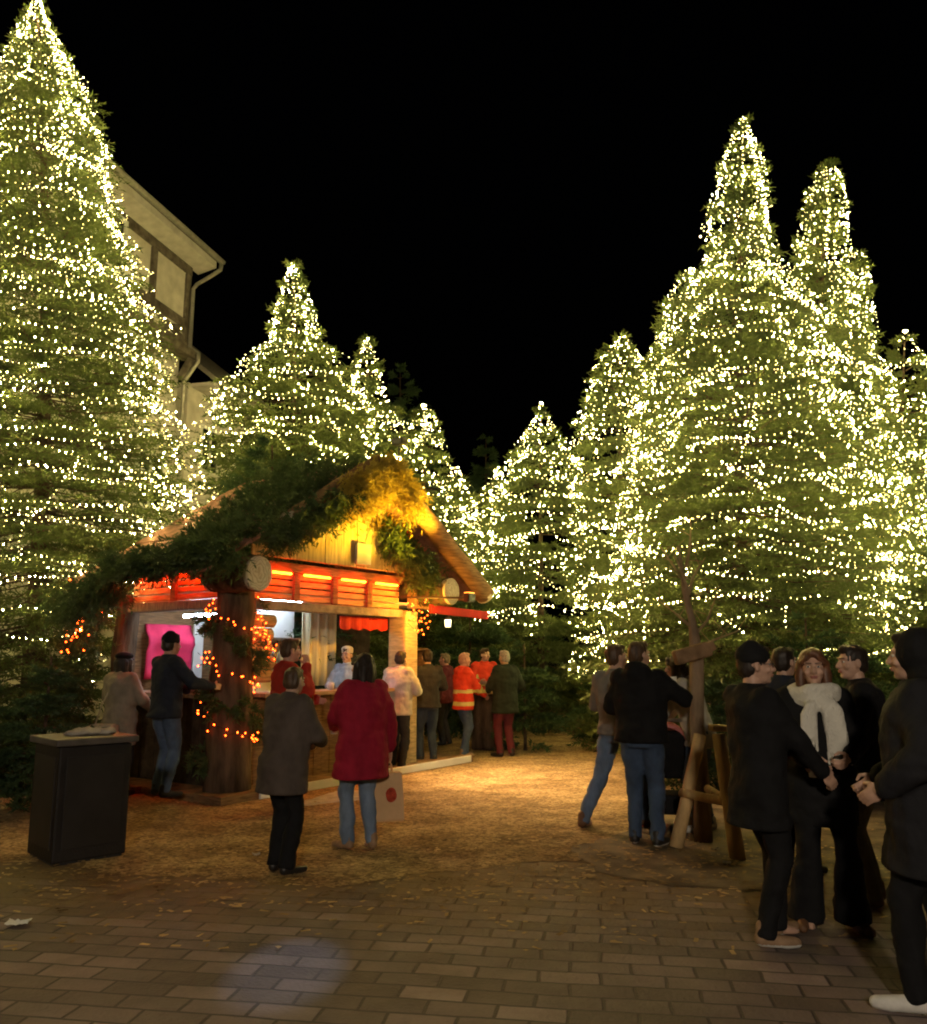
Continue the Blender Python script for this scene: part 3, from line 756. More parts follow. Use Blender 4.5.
# ------------------------------------------------------------------ bits round the hut
bx = thing('display_shelf', 'small open wooden shelf box right of the pale squared post', 'shelf', hw(4.0, .45, 0), HA)
for x in (-.2, .2): MB().bbox((x, 0, .86), (.04, .28, 1.72), .006).build('side_panel', M_PLANK, bx)
MB().bbox((0, 0, 1.74), (.52, .34, .04), .006).build('top', M_PLANK, bx)
MB().bbox((0, 0, 1.34), (.36, .26, .03), .004).build('shelf', M_PINE, bx)
MB().bbox((0, .13, .86), (.36, .02, 1.70), .004).build('back_panel', M_PLANK, bx)
ln = thing('lantern', 'small glass lantern hanging under the red awning bar', 'lantern', hw(4.0, -.30, 2.06), HA)
gm = emit('lantern_glow', (1., .88, .5), 5.)
MB().tube([(0, 0, 0), (0, 0, .02)], .055, 8).build('base', M_METAL, ln)
MB().tube([(0, 0, .022), (0, 0, .13)], [.042, .05], 8).build('glass', gm, ln)
MB().tube([(0, 0, .132), (0, 0, .17), (0, 0, .2)], [.06, .03, .008], 8).build('cap', M_METAL, ln)
MB().tube([(0, 0, .2), (0, 0, .26)], .004, 5).build('hook', M_METAL, ln)
# log table beside the hi vis jackets
g0 = G(487, 752)
tb = thing('log_table', 'round log stump standing table by the hi vis jackets', 'table', (g0.x, g0.y+.35, 0))
log((0, 0, 0), (0, 0, .98), .26, .23).build('stump', M_BARKP, tb, True)
MB().tube([(0, 0, .985), (0, 0, 1.03)], .34, 24).build('table_top', M_PINE, tb)

# board along the deck edge, its white stands in for stall light
MB().bbox((2.25, -.455, .06), (4.3, .03, .10), .005).build('lit_deck_edge', M_WHITE, HUT)
# mugs and bottles on the counters and the shelf
def mug(label, x, y, z, m):
    t = thing('mug', label, 'mug', hw(x, y, z), random.uniform(0, 6), 'mugs on the hut counters')
    mb = MB(); n = 14; r = .04; h = .095
    mb.loft([[Vector((rr*math.cos(2*PI*i/n), rr*math.sin(2*PI*i/n), zz)) for i in range(n)] for rr, zz in ((.002, .003), (r*.92, 0), (r, h), (r*.9, h), (r*.85, .01), (.002, .01))], cap=False)
    mb.build('mug_body', m, t, True)
    MB().tube([(r*.97, 0, .02), (r*1.6, 0, .03), (r*1.6, 0, .07), (r*.97, 0, .08)], .007, 7).build('handle', m, t, True)
mw = M_WHITE; mrd = mat('red_mug', (.4, .03, .03), .3, .5)
for k, (x, y, m, lb) in enumerate(((.75, -.05, mrd, 'red mug nearest the log wall on the front counter'), (1.02, .08, mw, 'white mug beside the red one on the front counter'), (1.62, -.08, mw, 'white mug on the front counter before the curtain'), (1.74, .02, mw, 'white mug just right of another before the curtain'), (2.35, -.1, mrd, 'red mug in front of the stall server'), (2.95, .02, mw, 'white mug at the right end of the front counter'))):
    mug(lb, x, y, 1.181, m)
mug('white mug on the left counter of the hut', -.05, .7, 1.181, mw); mug('red mug on the left counter below the pink cloth', 0, 1.35, 1.181, mrd)
gb = mat('green_bottle_glass', (.03, .09, .03), .12, .6); bb = mat('amber_bottle_glass', (.16, .06, .015), .12, .6); cb = mat('clear_bottle_glass', (.5, .52, .5), .12, .6)
for k, (x, m, lb) in enumerate(((1.40, gb, 'green bottle at the left end of the hut shelf'), (1.52, bb, 'brown bottle second from the left on the hut shelf'), (1.64, cb, 'pale bottle in the middle of the hut shelf'), (1.75, gb, 'green bottle right of the pale one on the hut shelf'), (1.86, bb, 'brown bottle at the right end of the hut shelf'))):
    t = thing('bottle', lb, 'bottle', hw(x, .92, 1.481), 0, 'bottles on the hut shelf')
    MB().tube([(0, 0, 0), (0, 0, .17), (0, 0, .21), (0, 0, .29)], [.037, .037, .016, .014], 12).build('bottle_body', m, t, True)
    MB().tube([(0, 0, .29), (0, 0, .31)], .016, 10).build('bottle_cap', M_RED, t)
# ------------------------------------------------------------------ half-timbered house behind the left fir
M_RENDER = mat('cream_render', (.62, .585, .53), .85, .1, .18, 3., .4, 40.)
M_TIMB = mat('dark_timber_frame', (.13, .11, .095), .8, .15, .4, 6., .5, 25.)
M_SOFF = mat('painted_soffit', (.56, .53, .49), .7, .2, .15, 5.)
M_TILE = mat('roof_tiles', (.12, .06, .045), .8, .15, .4, 9., .7, 18.)
M_ZINC = mat('zinc_gutter', (.42, .40, .37), .45, .5, .2, 9., metal=.6)
M_GLASS = mat('window_glass', (.02, .025, .03), .08, .6)
YB = 20.
cor = P(189, 300, YB); cx0, cy0 = cor.x, cor.y
ez = P(189, 268, YB).z                # top of the wall at the far corner
fd = Vector((-.234, -.972, 0)); nn = Vector((.972, -.234, 0))     # along the wall towards the camera, outward normal
bang = math.atan2(fd.y, fd.x)
BH = thing('half_timbered_house', 'tall half timbered house with a white gutter behind the huge left fir', 'house', (cx0, cy0, 0), bang)
# local axes: x along the wall towards the camera, outward normal = local +y ?
loc_n = Matrix.Rotation(-bang, 3, 'Z') @ nn; sgn = 1 if loc_n.y > 0 else -1
def bl(x, o, z): return Vector((x, sgn*o, z))
L = 12.
zj = P(189, 352, YB).z                # jetty height
MB().bbox(bl(L/2, -3.0, (ez+zj)/2), (L, 6.0, ez-zj), .02).build('upper_wall', M_RENDER, BH)
MB().bbox(bl(L/2, -3.12, zj/2-.02), (L, 5.9, zj-.05), .02).build('lower_wall', M_RENDER, BH)
mb = MB()
def tim(x0, z0, x1, z1, w=.20, o=.02): mb.beam(bl(x0, o, z0), bl(x1, o, z1), .09, w, bev=.015) if abs(x1-x0) > abs(z1-z0)*.0+.001 else mb.beam(bl(x0, o, z0), bl(x1, o, z1), .2, .09, up=bl(0, 1, 0), bev=.015)
hh = ez-zj
zr = zj+hh*.30
for z in (zj+.10, zr, ez-.12): tim(0, z, L, z, .22)
x = .12; i = 0
while x < L:
    tim(x, zj+.22, x+.0005, ez-.24, .2); i += 1
    x += 1.45
for k in range(8):
    x0 = .25+k*1.45
    if k % 2 == 0: tim(x0, zj+.25, x0+1.25, zr-.12, .15, .018)
    else: tim(x0+1.2, zj+.25, x0, zr-.12, .15, .018)
tim(.25, zr-.15, 1.2, zj+.24, .15, .014)
mb.build('timber_frame', M_TIMB, BH)
# carved jetty beam with brackets
mb = MB(); mb.beam(bl(-.05, .10, zj-.12), bl(L, .10, zj-.12), .42, .2, bev=.04)
mb.build('jetty_beam', M_TIMB, BH)
for k in range(8): 
    mb = MB(); mb.beam(bl(.12+k*1.45, -.05, zj-.75), bl(.12+k*1.45, .24, zj-.24), .16, .16, bev=.03); mb.build('bracket', M_TIMB, BH)
# windows
for k, (xx, zz) in enumerate(((3.2, zr+hh*.33), (6.1, zr+hh*.33), (3.2, zj*.62), (6.1, zj*.62), (1.0, zj*.62))):
    wv = MB(); o_ = .05 if zz > zj else -.11
    for dx, dz, sx, sz in ((-.5, 0, .09, 1.3), (.5, 0, .09, 1.3), (0, .62, .91, .09), (0, -.62, .91, .09), (0, 0, .06, 1.15), (0, .18, .9, .05)):
        wv.bbox(bl(xx+dx, o_+.01*(sx < .08), zz+dz), (sx, .08, sz), .008)
    fr = wv.build('window', M_WHITE, BH)
    MB().bbox(bl(xx, o_-.02, zz), (.92, .02, 1.16), .003).build('pane', M_GLASS, fr)
# eaves: boarded soffit, fascia, gutter and the swan-neck downpipe
sof = .50
mb = MB(); mb.add([bl(-.35, 0, ez-.02), bl(L, 0, ez-.02), bl(L, sof, ez+.10), bl(-.35, sof, ez+.10), bl(-.35, 0, ez+.25), bl(L, 0, ez+.25), bl(L, sof, ez+.28), bl(-.35, sof, ez+.28)],
       [(0,1,2,3),(4,7,6,5),(0,4,5,1),(3,2,6,7),(0,3,7,4),(1,5,6,2)])
mb.build('soffit', M_SOFF, BH)
mb = MB(); mb.add([bl(-.4, sof+.06, ez+.29), bl(L, sof+.06, ez+.29), bl(L, -3.0, ez+1.75), bl(-.4, -3.0, ez+1.75), bl(-.4, sof+.06, ez+.41), bl(L, sof+.06, ez+.41), bl(L, -3.0, ez+1.87), bl(-.4, -3.0, ez+1.87)],
       [(0,1,2,3),(4,7,6,5),(0,4,5,1),(3,2,6,7),(0,3,7,4),(1,5,6,2)])
mb.add([bl(-.4, -6.8, ez+.29), bl(L, -6.8, ez+.29), bl(L, -3.0, ez+1.75), bl(-.4, -3.0, ez+1.75), bl(-.4, -6.8, ez+.41), bl(L, -6.8, ez+.41), bl(L, -3.0, ez+1.87), bl(-.4, -3.0, ez+1.87)],
       [(0,1,2,3),(4,7,6,5),(0,4,5,1),(3,2,6,7),(0,3,7,4),(1,5,6,2)])
mb.build('roof', M_TILE, BH)
gut = MB(); sec = []
for k in range(9):
    a = PI+PI*k/8; sec.append((.085*math.cos(a), .085*math.sin(a)))
sec += [(.074*math.cos(PI*2-PI*k/8), .074*math.sin(PI*2-PI*k/8)) for k in range(9)]
gut.loft([[bl(xx, sof+.12+a, ez+.30+b_) for a, b_ in sec] for xx in (-.45, L)])
go = gut.build('gutter', M_ZINC, BH)
MB().tube([bl(-.38, sof+.12, ez+.22), bl(-.38, sof+.11, ez+.06), bl(-.28, sof*.8, ez-.14), bl(0, .20, ez-.46), bl(.05, .13, ez-.6), bl(.05, .13, zj+.1), bl(.05, .38, zj-.1), bl(.05, .38, zj-.3), bl(.05, .02, zj-.8), bl(.05, .02, .1)], .05, 10).build('downpipe', M_ZINC, BH, True)
# lower annexe beyond the corner
AN = thing('annexe', 'lower rendered house end with its own eaves beyond the tall house', 'house', (cx0, cy0, 0), bang)
ea = P(200, 392, YB+1.).z
MB().bbox(bl(-2.3, -2.6, ea/2), (4.2, 5.2, ea), .02).build('wall', M_RENDER, AN)
mb = MB(); mb.add([bl(-4.6, .62, ea+.02), bl(-.36, .62, ea+.02), bl(-.36, -2.6, ea+2.6), bl(-4.6, -2.6, ea+2.6), bl(-4.6, .62, ea+.16), bl(-.36, .62, ea+.16), bl(-.36, -2.6, ea+2.74), bl(-4.6, -2.6, ea+2.74)],
       [(0,1,2,3),(4,7,6,5),(0,4,5,1),(3,2,6,7),(0,3,7,4),(1,5,6,2)])
mb.build('roof', mat('slate', (.20, .185, .17), .7, .3, .3, 9., .5, 18.), AN)
mb = MB(); mb.bbox(bl(-2.45, .32, ea-.05), (4.3, .62, .10), .01); mb.build('soffit', M_SOFF, AN)
gut = MB(); gut.loft([[bl(xx, .70+a, ea+.06+b_) for a, b_ in sec] for xx in (-4.65, -.4)]); gut.build('gutter', M_ZINC, AN)
for xx in (-1.3, -3.0):
    wv = MB(); zz = ea-1.5
    for dx, dz, sx, sz in ((-.42, 0, .08, 1.2), (.42, 0, .08, 1.2), (0, .57, .76, .08), (0, -.57, .76, .08), (0, 0, .05, 1.06)):
        wv.bbox(bl(xx+dx, .01+.004*(sx < .06), zz+dz), (sx, .08, sz), .008)
    fr = wv.build('window', M_WHITE, AN); MB().bbox(bl(xx, -.0, zz), (.76, .02, 1.06), .003).build('pane', M_GLASS, fr)
# ------------------------------------------------------------------ people
def mesh_from(mb):
    me = bpy.data.meshes.new('tmp'); me.from_pydata([tuple(v) for v in mb.v], [], mb.f); me.update(); return me
def remesh(mb, voxel, smooth=3, sf=.5):
    """one closed surface round all the pieces in mb; returns (verts, faces)"""
    me = mesh_from(mb); o = bpy.data.objects.new('tmp', me); COL.objects.link(o)
    r = o.modifiers.new('r', 'REMESH'); r.mode = 'VOXEL'; r.voxel_size = voxel; r.adaptivity = 0
    if smooth:
        sm = o.modifiers.new('s', 'SMOOTH'); sm.iterations = smooth; sm.factor = sf
    dg = bpy.context.evaluated_depsgraph_get()
    ev = o.evaluated_get(dg); m2 = ev.to_mesh()
    V = np.empty(len(m2.vertices)*3, np.float32); m2.vertices.foreach_get('co', V)
    Fc = [tuple(p.vertices) for p in m2.polygons]
    ev.to_mesh_clear(); bpy.data.objects.remove(o); bpy.data.meshes.remove(me)
    return V.reshape(-1, 3), Fc
def folds(V, amp, seed, fx=7., fz=3.5):
    """cloth folds: push vertices in and out along the radial direction"""
    out = np.array(V)
    for i, p in enumerate(V):
        n = noise.noise((p[0]*fx+seed*3.1, p[1]*fx, p[2]*fz+seed)) + .5*noise.noise((p[0]*fx*2.3, p[1]*fx*2.3+seed, p[2]*fz*3))
        r = math.hypot(p[0], p[1])+1e-5
        out[i, 0] += p[0]/r*amp*n; out[i, 1] += p[1]/r*amp*n; out[i, 2] += amp*.3*n
    return out
def raw_obj(name, V, Fc, mats, parent, mi=None):
    me = bpy.data.meshes.new(name); me.from_pydata([tuple(map(float, v)) for v in V], [], Fc)
    return link(name, me, mats, parent, True, mi)

def build_head():
    mb = MB()
    mb.ell((0, -.012, .028), (.076, .096, .098)); mb.ell((0, .012, -.012), (.068, .078, .088))
    mb.ell((0, .030, -.062), (.050, .058, .050)); mb.ell((0, .068, -.088), (.022, .022, .018))
    mb.cap((0, .086, .020), (0, .110, -.022), .009, .0145); mb.ell((.011, .100, -.026), (.010, .012, .008)); mb.ell((-.011, .100, -.026), (.010, .012, .008))
    for s in (-1, 1):
        mb.cap((s*.012, .086, .036), (s*.048, .072, .034), .010, .010)
        mb.ell((s*.042, .066, -.022), (.022, .020, .020))
        mb.ell((s*.078, -.004, -.002), (.010, .020, .032), Matrix.Rotation(s*.35, 3, 'Z'))
    mb.ell((0, .078, -.052), (.026, .020, .012))
    mb.cap((0, -.02, -.06), (0, -.035, -.17), .054, .062)
    V, Fc = remesh(mb, .0065, 3)
    mi = [0]*len(Fc)
    ex = MB()
    for s in (-1, 1):
        ex.ell((s*.031, .0795, .012), (.0125, .0085, .0075), n=10, m=7, mi=1)
        ex.ell((s*.031, .0868, .012), (.0056, .003, .0056), n=8, m=5, mi=2)
        ex.cap((s*.014, .0965, .034), (s*.047, .082, .037), .0035, .0028, n=6, mi=2)
    ex.cap((-.020, .094, -.052), (0, .101, -.0505), .0042, .0055, n=6, mi=3); ex.cap((.020, .094, -.052), (0, .101, -.0505), .0042, .0055, n=6, mi=3)
    ex.cap((-.016, .093, -.060), (.016, .093, -.060), .0055, .0055, n=6, mi=3)
    n = len(V); V = np.concatenate([V, np.array([tuple(v) for v in ex.v])]); Fc = Fc+[tuple(i+n for i in f) for f in ex.f]; mi += ex.m
    return V, Fc, mi
def build_hand(curl):
    """right hand, wrist at the origin, fingers towards -z, palm facing -x, thumb towards +y"""
    mb = MB()
    mb.cap((0, 0, .02), (0, 0, -.02), .024, .026)
    mb.ell((0, 0, -.052), (.015, .040, .048)); mb.ell((-.004, .022, -.035), (.015, .022, .028))
    for k, (y, L0, r) in enumerate(((.029, .040, .0088), (.010, .045, .0092), (-.009, .041, .0088), (-.027, .032, .0078))):
        p = Vector((0, y*.9, -.088)); a = curl*.35
        seg = [L0, L0*.68, L0*.55]; pts = [p+Vector((0, 0, .02)), p]
        for s_ in seg:
            p = p+Vector((-math.sin(a)*s_, (y*.25)*s_, -math.cos(a)*s_)); pts.append(p); a += curl*(.62+.05*k)
        mb.tube(pts, [r*1.05, r*1.05, r, r*.92, r*.75], 8); mb.ell(pts[-1], (r*.75,)*3, n=8, m=6)
    pts = [Vector((-.004, .022, -.022)), Vector((-.012, .045, -.045)), Vector((-.022-.012*curl, .056, -.072)), Vector((-.030-.02*curl, .056-.01*curl, -.096))]
    mb.tube(pts, [.013, .0115, .010, .008], 8); mb.ell(pts[-1], (.008,)*3, n=8, m=6)
    return remesh(mb, .0042, 2)
HEAD = build_head()
HANDS = {'relaxed': build_hand(.45), 'grip': build_hand(1.25)}
SKIN = {}
def skin(key, col):
    if key not in SKIN: SKIN[key] = mat('skin_'+key, col, .5, .35, .12, 30.)
    return SKIN[key]
M_EYE = mat('eye_white', (.7, .68, .64), .25, .5); M_LIP = mat('lips', (.36, .13, .11), .45, .4); M_BROW = mat('brow_hair', (.04, .025, .018), .6, .3)
def cloth(name, col, var=.22, rough=.85, bump=.7, bscale=16.): return mat(name, col, rough, .18, var, 9., bump, bscale, stretch=(1, 1, .6))
def ik(a, b, l1, l2, hint):
    a = Vector(a); b = Vector(b); d = b-a; L = min(d.length, (l1+l2)*.995); u = d.normalized()
    b = a+u*L
    x = (l1*l1-l2*l2+L*L)/(2*L); h = math.sqrt(max(0, l1*l1-x*x))
    hv = Vector(hint); hv = (hv-u*hv.dot(u)).normalized()
    return a+u*x+hv*h, b
def ring(c, rx, ry, n=20, tilt=0, yaw=0):
    q = Matrix.Rotation(yaw, 3, 'Z') @ Matrix.Rotation(tilt, 3, 'X')
    return [Vector(c)+q @ Vector((rx*math.cos(2*PI*k/n), ry*math.sin(2*PI*k/n), 0)) for k in range(n)]

def person(label, loc, face, Ht=1.72, coat=None, coat_len=.80, bulk=1., trousers=None, wide=0., shoes=None, hair=None, hair_style='short', hat=None, hat_style=None,
           skin_key='light', scarf=None, hood=False, hands=('relaxed', 'relaxed'), lh=None, rh=None, head_yaw=0., head_pitch=0., feet=None, lean=0., stripes=None, glasses=False,
           group='people at the market', detail=True, sit=None, beard=False, belt_bag=None):
    """local frame: +y is the way the person faces, +x the right side; loc is the ground point"""
    s = Ht/1.72
    root = thing('person', label, 'person', loc, -R(face), group)
    seed = len(bpy.data.objects) % 97
    sk = {'light': skin('light', (.52, .32, .23)), 'rosy': skin('rosy', (.55, .29, .22)), 'tan': skin('tan', (.38, .22, .15))}[skin_key]
    lx = math.sin(R(lean)); lz = math.cos(R(lean))
    hipz = .90*s
    hip = Vector((0, 0, hipz)); up = Vector((0, lx, lz)).normalized(); fwd = Vector((0, lz, -lx))
    def T(x, y, h):       # torso space: h metres above the hips
        return hip+Vector((x, 0, 0))*s+fwd*y*s+up*h*s
    ft = feet or [(-.10, 0.02), (.10, -.02)]
    hz_ = min(math.sqrt(max(.2, .825**2-(abs(f_[0])-.09)**2-f_[1]**2))+.085 for f_ in ft)
    if hz_*s < hipz: hipz = hz_*s; hip.z = hipz
    ank = [Vector((ft[0][0]*s, ft[0][1]*s, .085*s)), Vector((ft[1][0]*s, ft[1][1]*s, .085*s))]
    for k in (0, 1):
        if len(ft[k]) > 2: ank[k].z += ft[k][2]
    sh = [T(-.185, -.01, .515), T(.185, -.01, .515)]
    neck = T(0, .005, .575); headc = T(0, .035, .70)
    hips = [T(-.09, 0, 0), T(.09, 0, 0)]
    knees = []; 
    for k in (0, 1):
        kn, an = ik(hips[k], ank[k], .43*s, .41*s, (0, 1, .05)); knees.append(kn); ank[k] = an
    tgt = [Vector(lh)*s if lh else T(-.27, .06, -.06), Vector(rh)*s if rh else T(.27, .06, -.06)]
    elb = []; wr = []
    for k in (0, 1):
        e_, w_ = ik(sh[k], tgt[k], .295*s, .265*s, ((-.6 if k == 0 else .6), -.6, -.5)); elb.append(e_); wr.append(w_)
    HR = Matrix.Rotation(-R(head_yaw), 3, 'Z') @ Matrix.Rotation(R(head_pitch)-R(lean)*.4, 3, 'X')
    # ---- body: core, neck, head and hands in one mesh
    core = MB()
    for k in (0, 1):
        core.cap(hips[k], knees[k], .080*s, .055*s); core.cap(knees[k], ank[k], .052*s, .036*s)
        core.cap(sh[k].lerp(elb[k], .12), elb[k], .038*s, .034*s); core.cap(elb[k], wr[k], .037*s, .026*s)
        core.cap(ank[k]+Vector((0, -.02, -.03)), ank[k]+Vector((0, .12*s, -.055)), .035*s, .028*s)
    core.loft([ring(T(0, 0, h), rx*s, ry*s) for h, rx, ry in ((-.06, .13, .10), (.05, .155, .105), (.2, .135, .09), (.38, .15, .10), (.48, .14, .085), (.55, .07, .06))])
    core.cap(T(0, 0, .52), neck, .065*s, .055*s); core.cap(neck, headc-HR @ Vector((0, .02, .05))*s, .056*s, .054*s)
    V, Fc = remesh(core, .022, 2); mi = [0]*len(Fc)
    def join(V2, F2, m2):
        nonlocal V, Fc, mi
        n = len(V); V = np.concatenate([V, V2]); Fc = Fc+[tuple(i+n for i in f) for f in F2]; mi = mi+list(m2)
    Rm = np.array(HR)
    join(HEAD[0]*s*.99 @ Rm.T+np.array(headc), HEAD[1], HEAD[2])
    for k in (0, 1):
        hv, hf = HANDS[hands[k]]
        hv = hv.copy()
        if k == 0: hv[:, 0] *= -1; hf = [f[::-1] for f in hf]
        z = -(wr[k]-elb[k]).normalized()
        x = Vector((1, 0, 0)); x = (x-z*x.dot(z))
        if x.length < .2: x = Vector((0, 0, 1)) if hands[k] == 'grip' else Vector((0, -1, 0)); x = x-z*x.dot(z)
        x.normalize(); y = z.cross(x); M = np.array(Matrix((x, y, z)).transposed())
        join(hv*s @ M.T+np.array(wr[k]+(-z)*.015), hf, [0]*len(hf))
    raw_obj('body', V, Fc, [sk, M_EYE, M_BROW, M_LIP], root, mi)
    # ---- trousers
    tm = MB(); b = bulk
    for k in (0, 1):
        p0, p1, p2 = hips[k], knees[k], ank[k]
        w_ = wide
        pts = [p0+Vector((0, 0, .06*s)), p0.lerp(p1, .35), p0.lerp(p1, .8), p1, p1.lerp(p2, .35), p1.lerp(p2, .75), p2+Vector((0, 0, -.035*s))]
        rr = [.105, .098, .078, .073, .070+w_*.35, .062+w_*.75, .060+w_]
        tm.tube(pts, [r*s*(1+.15*(b-1)) for r in rr], 14)
    tm.loft([ring(T(0, -.005, h), rx*s, ry*s) for h, rx, ry in ((-.08, .165, .118), (.0, .18, .125), (.10, .165, .115), (.14, .155, .105))])
    V, Fc = remesh(tm, .017, 3); raw_obj('trousers', folds(V, .016, seed, 8., 9.), Fc, trousers, root)
    # ---- shoes
    for k in (0, 1):
        sm_ = MB(); a = ank[k]; dx = (-.04 if k == 0 else .04)
        sm_.cap(a+Vector((0, -.025*s, -.035*s)), a+Vector((dx, .10*s, -.048*s)), .043*s, .036*s); sm_.cap(a+Vector((dx, .10*s, -.05*s)), a+Vector((dx*1.4, .165*s, -.052*s)), .038*s, .030*s)
        sm_.cap(a+Vector((0, -.01, .03*s)), a+Vector((0, -.01, -.03*s)), .044*s, .046*s)
        V, Fc = remesh(sm_, .010, 2); zf = a.z-.083*s
        V[:, 2] = np.maximum(V[:, 2], zf)
        sh_m = shoes if isinstance(shoes, (list, tuple)) else [shoes, shoes]
        mi = [1 if max(V[i][2] for i in f) < zf+.028 else 0 for f in Fc]
        raw_obj('shoe', V, Fc, [sh_m[0], sh_m[1]], root, mi)
    # ---- coat with sleeves
    hem = coat_len*s; cm = MB(); hb = (hem-hipz)/s
    secs = [(.585, .075, .065, 0), (.555, .105, .080, -.005), (.515, .185, .108, -.005), (.44, .215, .135, 0), (.30, .205, .140, .012), (.14, .195, .135, .012), (.0, .210, .145, .005)]
    secs = [(h, rx, ry, y) for h, rx, ry, y in secs if h > hb+.03]+[(hb, .215+.03*max(0, -hb), .150+.04*max(0, -hb), .0)]
    cm.loft([ring(T(0, y, h) if h > 0 else hip+Vector((0, y*s, h*s))+ (0*up), rx*s*b, ry*s*b*1.02) for h, rx, ry, y in secs])
    for k in (0, 1):
        q = sh[k]
        cm.cap(q+Vector((.03 if k == 0 else -.03, 0, -.01)), elb[k], .082*s*b, .066*s*b); cm.cap(elb[k], wr[k].lerp(elb[k], .02), .066*s*b, .050*s*b)
    if hood: cm.ell(T(0, -.105, .56), (.125*s, .075*s, .10*s))
    else: cm.tube([T(0, .0, .55), T(0, .005, .60)], [.085*s, .080*s], 14)
    V, Fc = remesh(cm, .017, 3)
    V = folds(V, .022*(.6+.4*b), seed+5, 5.5, 6.5)
    mats_c = [coat]; mi = None
    if stripes:
        mats_c = [coat, stripes]; mi = []
        hz = [hem+.10*s, hem+.30*s]
        for f in Fc:
            z = sum(V[i][2] for i in f)/len(f); x = sum(V[i][0] for i in f)/len(f); c_ = Vector(np.mean([V[i] for i in f], 0).tolist())
            on = any(abs(z-h_) < .032*s for h_ in hz) and abs(x) < .23*s*b
            for k in (0, 1):
                d_ = (c_-elb[k]).dot((wr[k]-elb[k]).normalized())
                if abs(d_-.10*s) < .03*s and (c_-elb[k]).length < .17*s: on = True
            mi.append(1 if on else 0)
    raw_obj('coat', V, Fc, mats_c, root, mi)
    # ---- hair and hats
    def hd(p): return headc+HR @ (Vector(p)*s)
    def hell(m_, c_, r): m_.ell(hd(c_), tuple(x*s for x in r), HR)
    if hair is not None and hair_style:
        hm = MB()
        if hair_style == 'short':
            hell(hm, (0, -.020, .042), (.082, .098, .090)); hell(hm, (0, -.045, -.005), (.078, .068, .075)); hell(hm, (0, .045, .096), (.055, .045, .030))
        elif hair_style == 'bald':
            hell(hm, (0, -.040, -.005), (.080, .068, .045))
        elif hair_style in ('long', 'bob'):
            hell(hm, (0, -.030, .048), (.087, .094, .090)); hell(hm, (0, -.05, -.03), (.092, .075, .11))
            dz = -.20 if hair_style == 'long' else -.11
            for sx in (-1, 1):
                hm.cap(hd((sx*.072, .0, .03)), hd((sx*.082, .005, dz*.8)), .032*s, .036*s); hm.cap(hd((sx*.05, -.06, 0)), hd((sx*.06, -.06, dz)), .055*s, .042*s)
            hm.cap(hd((0, -.075, 0)), hd((0, -.085, dz)), .06*s, .05*s)
            for sx in (-1, 1): hm.cap(hd((sx*.01, .07, .10)), hd((sx*.066, .055, .04)), .020*s, .022*s)
        elif hair_style == 'bun':
            hell(hm, (0, -.020, .044), (.084, .100, .090)); hell(hm, (0, -.045, .0), (.080, .070, .08)); hell(hm, (0, -.03, .155), (.042, .042, .038))
        V, Fc = remesh(hm, .011, 2)
        V2 = np.array(V)
        for i, p in enumerate(V):
            q = Vector(p)-headc; n_ = noise.noise((q.x*60+seed, q.y*60, q.z*10))*.010+noise.noise((q.x*22, q.y*22+seed, q.z*9))*.006
            V2[i] += np.array(q.normalized())*n_
        raw_obj('hair', V2, Fc, hair, root)
    if beard:
        bm_ = MB(); hell(bm_, (0, .045, -.075), (.056, .052, .042)); V, Fc = remesh(bm_, .010, 1); raw_obj('beard', V, Fc, hair, root)
    if hat is not None:
        hm = MB()
        if hat_style == 'beanie':
            hell(hm, (0, -.016, .062), (.090, .106, .085)); hm.tube([hd((0, -.012, .030)), hd((0, -.014, .072))], [.097*s, .098*s], 20)
            hell(hm, (0, -.02, .125), (.05, .055, .035))
        elif hat_style == 'beret':
            hell(hm, (.01, -.03, .085), (.115, .12, .048)); hm.tube([hd((0, -.012, .045)), hd((0, -.012, .07))], [.088*s, .092*s], 18)
        elif hat_style == 'cap':
            hell(hm, (0, -.014, .060), (.088, .105, .072)); hell(hm, (0, .105, .045), (.065, .055, .010))
        elif hat_style == 'hood':
            hell(hm, (0, -.035, .025), (.112, .115, .128)); hell(hm, (0, -.06, -.09), (.12, .09, .08))
        elif hat_style == 'cook':
            hell(hm, (0, -.01, .10), (.092, .10, .055)); hm.tube([hd((0, -.012, .035)), hd((0, -.012, .09))], [.088*s, .090*s], 18)
        V, Fc = remesh(hm, .011, 2); raw_obj('hat', V, Fc, hat, root)
        if hat_style == 'beanie' and False: pass
    if glasses:
        gm_ = MB()
        for sx in (-1, 1):
            gm_.tube([hd((sx*.032+.019*math.cos(a), .098, .010+.017*math.sin(a))) for a in [2*PI*i/14 for i in range(15)]], .0022*s, 5)
            gm_.tube([hd((sx*.052, .096, .014)), hd((sx*.082, .0, .014))], .002*s, 5)
        gm_.tube([hd((-.013, .100, .012)), hd((.013, .100, .012))], .002*s, 5)
        gm_.build('glasses', M_METAL, root)
    if scarf is not None:
        sm_ = MB()
        for i in range(3):
            n = 18; pts = []
            for k in range(n+1):
                a = 2*PI*k/n
                pts.append(T((.118+.006*i)*math.cos(a), .02+(.105+.006*i)*math.sin(a), .475+.042*i+.014*math.sin(a*2+i*2)))
            sm_.tube(pts, [(.042+.006*math.sin(k*1.7+i))*s for k in range(n+1)], 10)
        sm_.loft([[T(x0+w0*u, yy+th*v, h) for u, v in ((-1, -.5), (-.5, -1), (.5, -1), (1, -.5), (1, .5), (.5, 1), (-.5, 1), (-1, .5))]
                  for x0, w0, yy, th, h in ((-.03, .055, .155, .03, .51), (-.06, .062, .17, .03, .45), (-.085, .070, .18, .026, .28), (-.09, .074, .185, .022, .17))])
